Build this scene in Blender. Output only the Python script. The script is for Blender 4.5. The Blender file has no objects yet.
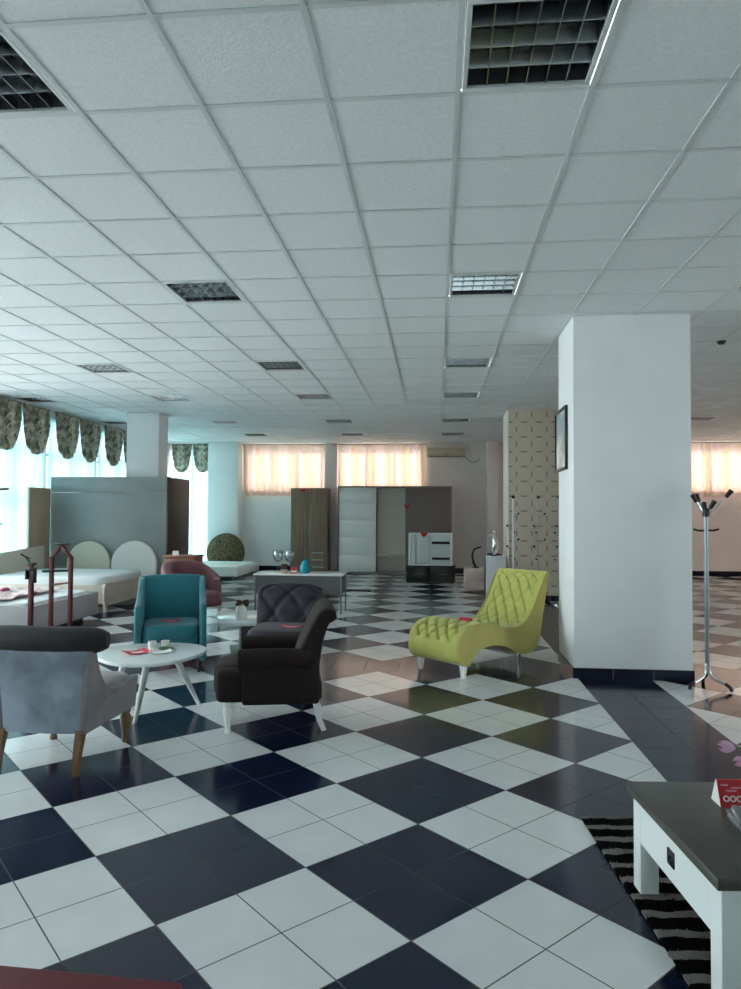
import bpy, bmesh, math, random
from mathutils import Vector, Matrix, Quaternion
random.seed(7)
PI = math.pi
COL = bpy.context.scene.collection
H = 3.468            # ceiling height (m); camera stands at the origin looking down +Y

# ------------------------------------------------------------------ materials
def nodes_of(m):
    m.use_nodes = True
    return m.node_tree

def mat(name, color, rough=0.5, metal=0.0, var=0.0, scale=12.0, bump=0.0, bscale=60.0, spec=0.5, sheen=0.0, coat=0.0, trans=0.0, ior=1.45):
    """principled material with a little procedural colour variation and bump"""
    m = bpy.data.materials.new(name); nt = nodes_of(m)
    b = nt.nodes['Principled BSDF']
    b.inputs['Base Color'].default_value = (*color, 1)
    b.inputs['Roughness'].default_value = rough
    b.inputs['Metallic'].default_value = metal
    b.inputs['Specular IOR Level'].default_value = spec
    b.inputs['Sheen Weight'].default_value = sheen
    b.inputs['Coat Weight'].default_value = coat
    b.inputs['Transmission Weight'].default_value = trans
    b.inputs['IOR'].default_value = ior
    tc = nt.nodes.new('ShaderNodeTexCoord')
    if var > 0:
        n = nt.nodes.new('ShaderNodeTexNoise'); n.inputs['Scale'].default_value = scale
        n.inputs['Detail'].default_value = 5
        nt.links.new(tc.outputs['Object'], n.inputs['Vector'])
        r = nt.nodes.new('ShaderNodeValToRGB')
        r.color_ramp.elements[0].position = 0.3; r.color_ramp.elements[1].position = 0.7
        r.color_ramp.elements[0].color = (*[c * (1 - var) for c in color], 1)
        r.color_ramp.elements[1].color = (*[min(1, c * (1 + var)) for c in color], 1)
        nt.links.new(n.outputs['Fac'], r.inputs['Fac'])
        nt.links.new(r.outputs['Color'], b.inputs['Base Color'])
    if bump > 0:
        n2 = nt.nodes.new('ShaderNodeTexNoise'); n2.inputs['Scale'].default_value = bscale
        n2.inputs['Detail'].default_value = 4
        nt.links.new(tc.outputs['Object'], n2.inputs['Vector'])
        bp = nt.nodes.new('ShaderNodeBump'); bp.inputs['Strength'].default_value = bump
        bp.inputs['Distance'].default_value = 0.01
        nt.links.new(n2.outputs['Fac'], bp.inputs['Height'])
        nt.links.new(bp.outputs['Normal'], b.inputs['Normal'])
    return m

class NB:
    """small math-node builder"""
    def __init__(s, nt): s.nt = nt
    def m(s, op, a, b=None, c=None):
        n = s.nt.nodes.new('ShaderNodeMath'); n.operation = op
        for k, v in enumerate((a, b, c)):
            if v is None: continue
            if isinstance(v, (int, float)): n.inputs[k].default_value = v
            else: s.nt.links.new(v, n.inputs[k])
        return n.outputs[0]
    def mix(s, f, a, b):
        n = s.nt.nodes.new('ShaderNodeMix'); n.data_type = 'RGBA'
        for k, v in ((0, f), (6, a), (7, b)):
            if isinstance(v, (int, float)): n.inputs[k].default_value = v
            elif isinstance(v, tuple): n.inputs[k].default_value = (*v, 1)
            else: s.nt.links.new(v, n.inputs[k])
        return n.outputs[2]
    def mixf(s, f, a, b):
        return s.m('ADD', s.m('MULTIPLY', f, b), s.m('MULTIPLY', s.m('SUBTRACT', 1.0, f), a))

def floor_material():
    m = bpy.data.materials.new('checker_floor_tiles'); nt = nodes_of(m); B = NB(nt)
    bs = nt.nodes['Principled BSDF']
    tc = nt.nodes.new('ShaderNodeTexCoord'); sp = nt.nodes.new('ShaderNodeSeparateXYZ')
    nt.links.new(tc.outputs['Object'], sp.inputs[0]); X, Y = sp.outputs[0], sp.outputs[1]
    S = 0.6787; c = math.sqrt(.5); fx, fy = -0.5658, 3.0593
    right = B.m('GREATER_THAN', X, 1.66)
    beyond = B.m('GREATER_THAN', Y, 7.14)
    Xf = B.m('ADD', X, B.m('MULTIPLY', right, 0.28))
    Yf = B.m('SUBTRACT', Y, B.m('MULTIPLY', beyond, 0.48))
    dx, dy = B.m('SUBTRACT', Xf, fx), B.m('SUBTRACT', Yf, fy)
    i = B.m('MULTIPLY', B.m('ADD', dx, dy), c / S)
    j = B.m('MULTIPLY', B.m('SUBTRACT', dx, dy), c / S)
    par = B.m('FLOORED_MODULO', B.m('ADD', B.m('FLOOR', i), B.m('FLOOR', j)), 2.0)   # 0 dark, 1 light
    gw = 0.0085
    g1 = B.m('LESS_THAN', B.m('MINIMUM', B.m('PINGPONG', B.m('MULTIPLY', i, 2.0), .5), B.m('PINGPONG', B.m('MULTIPLY', j, 2.0), .5)), gw)
    # straight dark bands between the pillars
    bx = B.m('MULTIPLY', B.m('GREATER_THAN', X, 1.345), B.m('LESS_THAN', X, 2.03))
    by = B.m('MULTIPLY', B.m('GREATER_THAN', Y, 6.90), B.m('LESS_THAN', Y, 7.38))
    band = B.m('MAXIMUM', bx, by)
    g2 = B.m('LESS_THAN', B.m('MINIMUM', B.m('PINGPONG', B.m('MULTIPLY', B.m('SUBTRACT', X, 1.345), 1 / .3425), .5),
                                B.m('PINGPONG', B.m('MULTIPLY', B.m('SUBTRACT', Y, 6.90), 1 / .48), .5)), gw)
    g3 = B.m('LESS_THAN', B.m('MINIMUM', B.m('PINGPONG', B.m('MULTIPLY', B.m('SUBTRACT', X, 1.345), 1 / .3425), .5),
                                B.m('PINGPONG', B.m('MULTIPLY', B.m('SUBTRACT', Y, 6.90), 1 / .3425), .5)), gw)
    gb = B.mixf(bx, g2, g3)
    grout = B.mixf(band, g1, gb)
    light = B.m('MULTIPLY', par, B.m('SUBTRACT', 1.0, band))
    n = nt.nodes.new('ShaderNodeTexNoise'); n.inputs['Scale'].default_value = 5; n.inputs['Detail'].default_value = 8
    nt.links.new(tc.outputs['Object'], n.inputs['Vector'])
    n2 = nt.nodes.new('ShaderNodeTexNoise'); n2.inputs['Scale'].default_value = 1.3; n2.inputs['Detail'].default_value = 2
    nt.links.new(tc.outputs['Object'], n2.inputs['Vector'])
    lightc = B.mix(n.outputs['Fac'], (.64, .665, .67), (.78, .80, .80))
    darkc = B.mix(n.outputs['Fac'], (.003, .007, .026), (.006, .012, .038))
    colr = B.mix(light, darkc, lightc)
    gcol = B.mix(light, (.05, .055, .06), (.09, .095, .10))
    colr = B.mix(grout, colr, gcol)
    nt.links.new(colr, bs.inputs['Base Color'])
    rg = B.m('ADD', B.m('MULTIPLY', n2.outputs['Fac'], 0.09), 0.10)
    nt.links.new(B.mixf(grout, rg, 0.7), bs.inputs['Roughness'])
    bp = nt.nodes.new('ShaderNodeBump'); bp.inputs['Strength'].default_value = .25; bp.inputs['Distance'].default_value = .003
    nt.links.new(B.m('SUBTRACT', 1.0, grout), bp.inputs['Height'])
    nt.links.new(bp.outputs['Normal'], bs.inputs['Normal'])
    bs.inputs['Specular IOR Level'].default_value = 0.36
    return m

def sheer_material(name, color, clear=0.4):
    m = bpy.data.materials.new(name); nt = nodes_of(m); nt.nodes.remove(nt.nodes['Principled BSDF'])
    out = nt.nodes['Material Output']
    t = nt.nodes.new('ShaderNodeBsdfTransparent'); d = nt.nodes.new('ShaderNodeBsdfDiffuse'); tl = nt.nodes.new('ShaderNodeBsdfTranslucent')
    d.inputs[0].default_value = (*color, 1); tl.inputs[0].default_value = (*color, 1)
    a = nt.nodes.new('ShaderNodeMixShader'); a.inputs[0].default_value = .65
    nt.links.new(d.outputs[0], a.inputs[1]); nt.links.new(tl.outputs[0], a.inputs[2])
    b = nt.nodes.new('ShaderNodeMixShader'); b.inputs[0].default_value = 1 - clear
    w = nt.nodes.new('ShaderNodeTexWave'); w.inputs['Scale'].default_value = 3.0; w.inputs['Distortion'].default_value = 2
    tc = nt.nodes.new('ShaderNodeTexCoord'); nt.links.new(tc.outputs['Object'], w.inputs['Vector'])
    B = NB(nt)
    nt.links.new(B.m('ADD', B.m('MULTIPLY', w.outputs['Fac'], .12), 1 - clear - .06), b.inputs[0])
    nt.links.new(t.outputs[0], b.inputs[1]); nt.links.new(a.outputs[0], b.inputs[2])
    nt.links.new(b.outputs[0], out.inputs[0])
    return m

def glass_material(name, clear=0.92, tint=(.95, 1, 1)):
    m = bpy.data.materials.new(name); nt = nodes_of(m); nt.nodes.remove(nt.nodes['Principled BSDF'])
    out = nt.nodes['Material Output']
    t = nt.nodes.new('ShaderNodeBsdfTransparent'); t.inputs[0].default_value = (*tint, 1)
    g = nt.nodes.new('ShaderNodeBsdfGlossy'); g.inputs['Roughness'].default_value = .02
    lw = nt.nodes.new('ShaderNodeLayerWeight'); lw.inputs[0].default_value = .25
    b = nt.nodes.new('ShaderNodeMixShader'); B = NB(nt)
    nt.links.new(B.m('ADD', B.m('MULTIPLY', lw.outputs['Fresnel'], .8), 1 - clear - .04), b.inputs[0])
    nt.links.new(t.outputs[0], b.inputs[1]); nt.links.new(g.outputs[0], b.inputs[2]); nt.links.new(b.outputs[0], out.inputs[0])
    return m

def curtain_material():
    """unlined peach curtain cloth that daylight shines through"""
    m = bpy.data.materials.new('peach_curtain_cloth'); nt = nodes_of(m); nt.nodes.remove(nt.nodes['Principled BSDF'])
    out = nt.nodes['Material Output']; B = NB(nt)
    tc = nt.nodes.new('ShaderNodeTexCoord'); w = nt.nodes.new('ShaderNodeTexWave')
    w.inputs['Scale'].default_value = .7; w.inputs['Distortion'].default_value = 1.5
    nt.links.new(tc.outputs['Object'], w.inputs['Vector'])
    colr = B.mix(w.outputs['Fac'], (.86, .74, .64), (.90, .79, .76))
    d = nt.nodes.new('ShaderNodeBsdfDiffuse'); tl = nt.nodes.new('ShaderNodeBsdfTranslucent')
    nt.links.new(colr, d.inputs[0]); nt.links.new(colr, tl.inputs[0])
    a = nt.nodes.new('ShaderNodeMixShader'); a.inputs[0].default_value = .42
    nt.links.new(d.outputs[0], a.inputs[1]); nt.links.new(tl.outputs[0], a.inputs[2]); nt.links.new(a.outputs[0], out.inputs[0])
    return m

def two_tone(name, c1, c2, scale, rough=.8, lo=.45, hi=.55, detail=3.0, sheen=0.0):
    m = mat(name, c1, rough, sheen=sheen); nt = m.node_tree
    tc = nt.nodes.new('ShaderNodeTexCoord'); n = nt.nodes.new('ShaderNodeTexNoise')
    n.inputs['Scale'].default_value = scale; n.inputs['Detail'].default_value = detail
    nt.links.new(tc.outputs['Object'], n.inputs['Vector'])
    r = nt.nodes.new('ShaderNodeValToRGB')
    r.color_ramp.elements[0].position = lo; r.color_ramp.elements[1].position = hi
    r.color_ramp.elements[0].color = (*c1, 1); r.color_ramp.elements[1].color = (*c2, 1)
    nt.links.new(n.outputs['Fac'], r.inputs['Fac']); nt.links.new(r.outputs['Color'], nt.nodes['Principled BSDF'].inputs['Base Color'])
    return m

def glow_cloth(name, c1, c2, scale):
    m = two_tone(name, c1, c2, scale, .7, .40, .62); nt = m.node_tree; pb = nt.nodes['Principled BSDF']
    tl = nt.nodes.new('ShaderNodeBsdfTranslucent'); a = nt.nodes.new('ShaderNodeMixShader'); a.inputs[0].default_value = .28
    nt.links.new(pb.inputs['Base Color'].links[0].from_socket, tl.inputs[0])
    nt.links.new(pb.outputs[0], a.inputs[1]); nt.links.new(tl.outputs[0], a.inputs[2]); nt.links.new(a.outputs[0], nt.nodes['Material Output'].inputs[0])
    return m

def wood(name, c1, c2, rough=.45, sx=30, sz=1.5):
    m = mat(name, c1, rough); nt = m.node_tree
    tc = nt.nodes.new('ShaderNodeTexCoord'); mp = nt.nodes.new('ShaderNodeMapping'); mp.inputs['Scale'].default_value = (sx, sx, sz)
    n = nt.nodes.new('ShaderNodeTexNoise'); n.inputs['Scale'].default_value = 1.0; n.inputs['Detail'].default_value = 6
    nt.links.new(tc.outputs['Object'], mp.inputs[0]); nt.links.new(mp.outputs[0], n.inputs['Vector'])
    r = nt.nodes.new('ShaderNodeValToRGB'); r.color_ramp.elements[0].color = (*c1, 1); r.color_ramp.elements[1].color = (*c2, 1)
    r.color_ramp.elements[0].position = .35; r.color_ramp.elements[1].position = .65
    nt.links.new(n.outputs['Fac'], r.inputs['Fac']); nt.links.new(r.outputs['Color'], nt.nodes['Principled BSDF'].inputs['Base Color'])
    return m

def wallpaper_material():
    m = mat('ring_wallpaper', (.33, .29, .23), .75); nt = m.node_tree; B = NB(nt)
    tc = nt.nodes.new('ShaderNodeTexCoord'); sp = nt.nodes.new('ShaderNodeSeparateXYZ'); nt.links.new(tc.outputs['Object'], sp.inputs[0])
    u = B.m('SUBTRACT', B.m('FRACT', B.m('MULTIPLY', B.m('ADD', sp.outputs[0], sp.outputs[1]), 1 / .27)), .5)
    v = B.m('SUBTRACT', B.m('FRACT', B.m('MULTIPLY', sp.outputs[2], 1 / .27)), .5)
    r = B.m('SQRT', B.m('ADD', B.m('MULTIPLY', u, u), B.m('MULTIPLY', v, v)))
    ring = B.m('LESS_THAN', B.m('ABSOLUTE', B.m('SUBTRACT', r, .48)), .022)
    # darker small dashes where neighbouring rings touch
    au, av = B.m('ABSOLUTE', u), B.m('ABSOLUTE', v)
    d1 = B.m('MULTIPLY', B.m('GREATER_THAN', av, .455), B.m('LESS_THAN', au, .20))
    d2 = B.m('MULTIPLY', B.m('GREATER_THAN', au, .455), B.m('LESS_THAN', av, .16))
    dash = B.m('MAXIMUM', d1, d2)
    c1 = B.mix(B.m('MULTIPLY', ring, .25), (.52, .46, .37), (.23, .20, .155))
    c2 = B.mix(B.m('MULTIPLY', dash, .8), c1, (.17, .15, .12))
    nt.links.new(c2, nt.nodes['Principled BSDF'].inputs['Base Color'])
    return m

def rug_material():
    m = mat('striped_shag', (.02, .02, .02), .95, spec=.05); nt = m.node_tree; B = NB(nt)
    tc = nt.nodes.new('ShaderNodeTexCoord'); sp = nt.nodes.new('ShaderNodeSeparateXYZ'); nt.links.new(tc.outputs['Object'], sp.inputs[0])
    n = nt.nodes.new('ShaderNodeTexNoise'); n.inputs['Scale'].default_value = 9; n.inputs['Detail'].default_value = 2; nt.links.new(tc.outputs['Object'], n.inputs['Vector'])
    y = B.m('ADD', sp.outputs[1], B.m('MULTIPLY', n.outputs['Fac'], .05))
    f = B.m('LESS_THAN', B.m('FRACT', B.m('MULTIPLY', y, 1 / .125)), .36)
    c = B.mix(f, (.0025, .0025, .0028), (.17, .16, .155))
    nt.links.new(c, nt.nodes['Principled BSDF'].inputs['Base Color'])
    return m

M = {}
M['floor'] = floor_material()
M['tile'] = mat('mineral_ceiling_tile', (.74, .78, .78), .9, var=.05, scale=40, bump=.35, bscale=90)
M['tbar'] = mat('ceiling_bar_metal', (.62, .66, .66), .35, metal=.15)
M['wall'] = mat('white_wall_paint', (.84, .86, .85), .6, var=.02, scale=2)
M['wall_far'] = mat('lit_white_wall', (.92, .93, .91), .6, var=.02, scale=2)  # extra brightness stands in for window light on the far left
M['wall_warm'] = mat('pink_white_wall', (.82, .74, .71), .6, var=.03, scale=2)  # also carries the warm shade of the far wall's right part
M['pillar'] = mat('white_pillar_paint', (.82, .84, .845), .5, var=.02, scale=3)
M['skirting'] = mat('dark_skirting_tile', (.008, .011, .025), .2)
M['wallpaper'] = wallpaper_material()
M['cream_trim'] = mat('cream_trim', (.75, .72, .62), .5)
M['frame'] = mat('window_frame_grey', (.45, .50, .52), .4, metal=.2)
M['glass'] = glass_material('window_glass')
M['tinted'] = glass_material('dimming_shop_glass', .92, (.50, .56, .56))  # tint added to unseen front panes to dim light from behind the camera
M['sheer'] = sheer_material('white_sheer', (.62, .80, .83), .13)
M['peach'] = curtain_material()
M['swag'] = glow_cloth('gold_grey_swag_cloth', (.22, .195, .135), (.62, .57, .46), 11)
M['frill'] = glow_cloth('cream_frill_cloth', (.62, .58, .46), (.85, .82, .72), 14)
M['alu'] = mat('louvre_aluminium', (.38, .40, .42), .2, metal=1)
M['white_metal'] = mat('white_enamel', (.75, .77, .77), .35)
M['reflector'] = mat('reflector_sheet', (.25, .27, .28), .3, metal=.9)
M['tube'] = mat('unlit_tube_glass', (.80, .82, .82), .15)
M['velvet'] = two_tone('grey_blue_velvet', (.12, .15, .19), (.25, .31, .38), 4.0, .75, .38, .62, 5, sheen=.4)
M['velvet_side'] = two_tone('grey_taupe_velvet', (.15, .14, .155), (.20, .19, .20), 5, .75, .40, .62, 4, sheen=.3)
M['charcoal'] = two_tone('dark_roll_velvet', (.003, .0035, .0045), (.011, .0125, .015), 5, .6, .4, .65, 4, sheen=.03)
M['oak'] = wood('turned_oak', (.11, .058, .026), (.19, .105, .05), .4, 40, 4)
M['white_lacquer'] = mat('white_lacquer', (.80, .82, .82), .25)
M['white_top'] = mat('white_gloss_top', (.74, .79, .79), .12)
M['dark_fabric'] = mat('brown_black_fabric', (.018, .011, .011), .85, var=.2, scale=30, bump=.2, bscale=250, sheen=.03, spec=.25)
M['purple'] = two_tone('aubergine_velvet', (.011, .009, .017), (.026, .022, .038), 5, .65, .4, .62, 4, sheen=.12)
M['teal'] = mat('teal_velvet', (.012, .15, .19), .7, var=.12, scale=6, bump=.15, bscale=220, sheen=.25)
M['mauve'] = mat('mauve_velvet', (.19, .075, .09), .75, var=.15, scale=5, bump=.15, bscale=200, sheen=.3)
M['lime'] = mat('lime_velvet', (.46, .465, .105), .65, var=.08, scale=8, bump=.12, bscale=200, sheen=.3)
M['lime_side'] = mat('lime_velvet_side', (.50, .44, .12), .65, var=.06, scale=8, bump=.1, bscale=200, sheen=.2)
M['red'] = mat('red_card', (.45, .012, .02), .4)
M['pinkred'] = mat('pink_red_card', (.62, .05, .09), .45)
M['paper'] = mat('white_paper', (.80, .80, .78), .6)
M['black'] = mat('black_satin', (.010, .010, .011), .35)
M['darkwood'] = mat('dark_cabinet', (.014, .015, .014), .3, var=.2, scale=8)
M['chrome'] = mat('chrome', (.62, .65, .67), .14, metal=1)
M['steel'] = mat('brushed_steel', (.20, .23, .25), .28, metal=1)
M['grey_top'] = mat('dark_grey_table_top', (.062, .060, .052), .38, var=.12, scale=14)
M['white_paint'] = mat('white_painted_wood', (.74, .80, .79), .4)
M['rug'] = rug_material()
M['clear'] = mat('cut_glass', (.9, .93, .94), .08, trans=.85, ior=1.5)
M['goblet'] = glass_material('thin_goblet_glass', .80, (.86, .9, .9))
M['pinkpetal'] = mat('pink_petal', (.66, .42, .58), .5, var=.2, scale=15)
M['leaf'] = mat('green_leaf', (.07, .15, .04), .5, var=.25, scale=12)
M['olive'] = mat('olive_leaf', (.10, .09, .05), .5, var=.25, scale=12)
M['blueleaf'] = mat('blue_green_leaf', (.02, .07, .10), .5)
M['vase_white'] = mat('white_ceramic', (.72, .74, .70), .25)
M['vase_teal'] = mat('teal_ceramic', (.01, .26, .34), .22)
M['flower_dark'] = mat('dried_dark_flower', (.06, .035, .025), .8)
M['grey_panel'] = mat('glossy_grey_panel', (.25, .285, .285), .22, var=.10, scale=1.2)
M['brown_panel'] = mat('dark_brown_panel', (.050, .038, .030), .5)
M['beige_board'] = mat('beige_board', (.44, .33, .235), .7, var=.05, scale=3)
M['cream_wood'] = mat('cream_painted_wood', (.62, .56, .49), .45, var=.03, scale=4)
M['mattress'] = mat('white_quilt', (.72, .77, .78), .85, bump=.5, bscale=14)
M['grey_bed'] = mat('grey_lacquer', (.42, .41, .43), .25)
M['blanket'] = two_tone('pink_pattern_blanket', (.62, .42, .45), (.78, .72, .70), 9, .85, .42, .58)
M['blanket_dark'] = mat('crimson_cloth', (.35, .04, .10), .8)
M['white_tuft'] = mat('white_tufted_leather', (.62, .65, .62), .5)
M['cream_tuft'] = mat('cream_tufted_leather', (.56, .56, .46), .55)
M['gold_tuft'] = two_tone('gold_sequin_cloth', (.016, .011, .004), (.17, .115, .035), 26, .4, .40, .60, 2)
M['redwood'] = mat('red_stained_wood', (.085, .009, .008), .45, var=.15, scale=12)
M['mahog'] = mat('brown_stained_wood', (.22, .09, .055), .45, var=.1, scale=7)
M['walnut'] = wood('walnut_laminate', (.21, .14, .095), (.31, .215, .155), .45, 22, 1.2)
M['taupe'] = mat('taupe_door', (.20, .155, .143), .4)
M['carcass'] = mat('grey_carcass', (.26, .245, .23), .5)
M['inside'] = mat('grey_green_lining', (.90, .87, .77), .6)
M['white_door'] = mat('white_gloss_door', (.88, .92, .88), .2)
M['mirror'] = mat('mirror_glass', (.80, .86, .86), .02, metal=1)
M['pale_glass'] = mat('pale_glossy_front', (.62, .70, .69), .15)
M['peach_box'] = mat('beige_drawer_front', (.62, .48, .42), .5)
M['cream_plastic'] = mat('cream_plastic', (.62, .54, .38), .4)
M['silver'] = mat('silver_figure', (.62, .62, .62), .25, metal=.8)
M['plinth'] = mat('pale_grey_plinth', (.62, .64, .67), .4)
M['art'] = two_tone('pale_print', (.30, .36, .37), (.70, .74, .76), 3.0, .3, .42, .58, 3)
M['red_top'] = mat('red_upholstery', (.135, .012, .022), .6, var=.1, scale=20)
M['terracotta'] = mat('planter_grey', (.14, .14, .14), .6)
M['soil'] = mat('potting_soil', (.03, .02, .015), .9)
M['mat'] = mat('black_rubber_mat', (.012, .012, .012), .8)
M['asphalt'] = mat('pale_paving', (.45, .45, .44), .9)

# ------------------------------------------------------------------ mesh builder
def catmull(P, n):
    P = [Vector(p) for p in P]; Q = [P[0] * 2 - P[1]] + P + [P[-1] * 2 - P[-2]]; out = []
    seg = len(P) - 1
    for k in range(n):
        t = k / (n - 1) * seg; i = min(int(t), seg - 1); u = t - i
        a, b, c, d = Q[i:i + 4]
        out.append(.5 * ((2 * b) + (c - a) * u + (2 * a - 5 * b + 4 * c - d) * u * u + (3 * b - a - 3 * c + d) * u ** 3))
    return out

class MB:
    def __init__(s): s.bm = bmesh.new()
    def _merge(s, b, T=None):
        if T is not None: b.transform(T)
        me = bpy.data.meshes.new('tmp'); b.to_mesh(me); b.free(); s.bm.from_mesh(me); bpy.data.meshes.remove(me); return s
    def box(s, x0, x1, y0, y1, z0, z1, bev=0, seg=2, T=None):
        b = bmesh.new(); bmesh.ops.create_cube(b, size=1)
        for v in b.verts: v.co = Vector(((x0 + x1) / 2 + v.co.x * (x1 - x0), (y0 + y1) / 2 + v.co.y * (y1 - y0), (z0 + z1) / 2 + v.co.z * (z1 - z0)))
        if bev: bmesh.ops.bevel(b, geom=b.edges[:], offset=bev, segments=seg, profile=.5, affect='EDGES', clamp_overlap=True)
        return s._merge(b, T)
    def pillow(s, x0, x1, y0, y1, z0, z1, p=5, n=8, T=None):
        b = bmesh.new(); bmesh.ops.create_cube(b, size=2)
        bmesh.ops.subdivide_edges(b, edges=b.edges[:], cuts=n, use_grid_fill=True)
        for v in b.verts:
            d = Vector([math.sin(c * PI / 2) for c in v.co])
            q = sum(abs(c) ** p for c in d) ** (1 / p); d /= q
            v.co = Vector(((x0 + x1) / 2 + d.x * (x1 - x0) / 2, (y0 + y1) / 2 + d.y * (y1 - y0) / 2, (z0 + z1) / 2 + d.z * (z1 - z0) / 2))
        return s._merge(b, T)
    def tube(s, path, r, seg=10, T=None):
        P = [Vector(p) for p in path]; b = bmesh.new(); rings = []; up = None
        for k, p in enumerate(P):
            t = (P[min(k + 1, len(P) - 1)] - P[max(k - 1, 0)]).normalized()
            if up is None: up = t.orthogonal().normalized()
            up = (up - t * up.dot(t)); up = up.normalized() if up.length > 1e-6 else t.orthogonal().normalized()
            w = t.cross(up); rr = r(k / (len(P) - 1)) if callable(r) else r
            rings.append([b.verts.new(p + (up * math.cos(a) + w * math.sin(a)) * rr) for a in [2 * PI * q / seg for q in range(seg)]])
        for A, C in zip(rings, rings[1:]):
            for q in range(seg): b.faces.new((A[q], A[(q + 1) % seg], C[(q + 1) % seg], C[q]))
        b.faces.new(rings[0][::-1]); b.faces.new(rings[-1])
        bmesh.ops.recalc_face_normals(b, faces=b.faces[:])
        return s._merge(b, T)
    def bar(s, p0, p1, r, r1=None, seg=12, T=None):
        r1 = r if r1 is None else r1
        return s.tube([p0, p1], lambda t: r + (r1 - r) * t, seg, T)
    def beam(s, p0, p1, w, h, bev=0, T=None):
        """square-section bar from p0 to p1 (w across, h the other way)"""
        p0, p1 = Vector(p0), Vector(p1); d = p1 - p0
        q = d.to_track_quat('Z', 'Y').to_matrix().to_4x4(); q.translation = p0
        return s.box(-w / 2, w / 2, -h / 2, h / 2, 0, d.length, bev, 2, q if T is None else T @ q)
    def lathe(s, prof, seg=20, T=None, ripple=None):
        b = bmesh.new(); rings = []
        for (r, z) in prof:
            rings.append([b.verts.new(((r * (1 + (ripple(a) if ripple else 0))) * math.cos(a), (r * (1 + (ripple(a) if ripple else 0))) * math.sin(a), z)) for a in [2 * PI * q / seg for q in range(seg)]])
        for A, C in zip(rings, rings[1:]):
            for q in range(seg): b.faces.new((A[q], A[(q + 1) % seg], C[(q + 1) % seg], C[q]))
        if prof[0][0] > 1e-5: b.faces.new(rings[0][::-1])
        if prof[-1][0] > 1e-5: b.faces.new(rings[-1])
        bmesh.ops.remove_doubles(b, verts=b.verts[:], dist=1e-6)
        bmesh.ops.recalc_face_normals(b, faces=b.faces[:])
        return s._merge(b, T)
    def prism(s, pts, x0, x1, bev=0, seg=2, T=None):
        """polygon given in (y,z), extruded along x"""
        b = bmesh.new()
        A = [b.verts.new((x0, p[0], p[1])) for p in pts]; C = [b.verts.new((x1, p[0], p[1])) for p in pts]
        n = len(pts); b.faces.new(A[::-1]); b.faces.new(C)
        for k in range(n): b.faces.new((A[k], A[(k + 1) % n], C[(k + 1) % n], C[k]))
        bmesh.ops.recalc_face_normals(b, faces=b.faces[:])
        if bev:
            es = [e for e in b.edges if abs(e.verts[0].co.x - e.verts[1].co.x) < 1e-7]
            bmesh.ops.bevel(b, geom=es, offset=bev, segments=seg, profile=.5, affect='EDGES', clamp_overlap=True)
        return s._merge(b, T)
    def plate(s, pts, z0, z1, bev=0, seg=2, T=None):
        """polygon given in (x,y), extruded along z"""
        b = bmesh.new()
        A = [b.verts.new((p[0], p[1], z0)) for p in pts]; C = [b.verts.new((p[0], p[1], z1)) for p in pts]
        n = len(pts); b.faces.new(A[::-1]); b.faces.new(C)
        for k in range(n): b.faces.new((A[k], A[(k + 1) % n], C[(k + 1) % n], C[k]))
        bmesh.ops.recalc_face_normals(b, faces=b.faces[:])
        if bev:
            es = [e for e in b.edges if abs(e.verts[0].co.z - e.verts[1].co.z) < 1e-7]
            bmesh.ops.bevel(b, geom=es, offset=bev, segments=seg, profile=.5, affect='EDGES', clamp_overlap=True)
        return s._merge(b, T)
    def ball(s, c, r, sc=(1, 1, 1), u=14, v=9, T=None):
        b = bmesh.new(); bmesh.ops.create_uvsphere(b, u_segments=u, v_segments=v, radius=r)
        for q in b.verts: q.co = Vector((q.co.x * sc[0] + c[0], q.co.y * sc[1] + c[1], q.co.z * sc[2] + c[2]))
        return s._merge(b, T)
    def grid(s, fn, nu, nv, T=None, wrap=False):
        b = bmesh.new(); V = [[b.verts.new(fn(i / nu, j / nv)) for j in range(nv + 1)] for i in range(nu + (0 if wrap else 1))]
        nn = nu if wrap else nu
        for i in range(nn):
            for j in range(nv):
                a, c = V[i], V[(i + 1) % len(V)]
                b.faces.new((a[j], c[j], c[j + 1], a[j + 1]))
        bmesh.ops.recalc_face_normals(b, faces=b.faces[:])
        return s._merge(b, T)
    def sheet(s, fn, nu, nv, th, T=None):
        """a grid surface given a real thickness"""
        b = bmesh.new(); V = [[b.verts.new(fn(i / nu, j / nv)) for j in range(nv + 1)] for i in range(nu + 1)]
        for i in range(nu):
            for j in range(nv): b.faces.new((V[i][j], V[i + 1][j], V[i + 1][j + 1], V[i][j + 1]))
        bmesh.ops.recalc_face_normals(b, faces=b.faces[:])
        bmesh.ops.solidify(b, geom=b.faces[:], thickness=th)
        return s._merge(b, T)
    def slab(s, up, lo, w, m=28, p=7, tuft=None, T=None):
        """upholstered slab: profile between an upper and a lower curve in (y,z), swept over width w along x with rounded edges"""
        b = bmesh.new(); N = len(up); rows = []
        S = [math.sin((k / m - .5) * PI) for k in range(m + 1)]
        for i in range(N):
            U, L = Vector((0, *up[i])), Vector((0, *lo[i])); C = (U + L) / 2
            nrm = (U - C).normalized() if (U - C).length > 1e-6 else Vector((0, 0, 1))
            row = []
            for k, q in enumerate(S):
                e = max(0.0, 1 - abs(q) ** p) ** (1 / p)
                P = C + (U - C) * e
                if tuft: P = P - nrm * tuft(q * w / 2, i / (N - 1)) * e
                row.append(b.verts.new(P + Vector((q * w / 2, 0, 0))))
            for k in range(m - 1, 0, -1):
                q = S[k]; e = max(0.0, 1 - abs(q) ** p) ** (1 / p)
                row.append(b.verts.new(C + (L - C) * e + Vector((q * w / 2, 0, 0))))
            rows.append(row)
        n = len(rows[0])
        for A, C in zip(rows, rows[1:]):
            for q in range(n): b.faces.new((A[q], A[(q + 1) % n], C[(q + 1) % n], C[q]))
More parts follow.
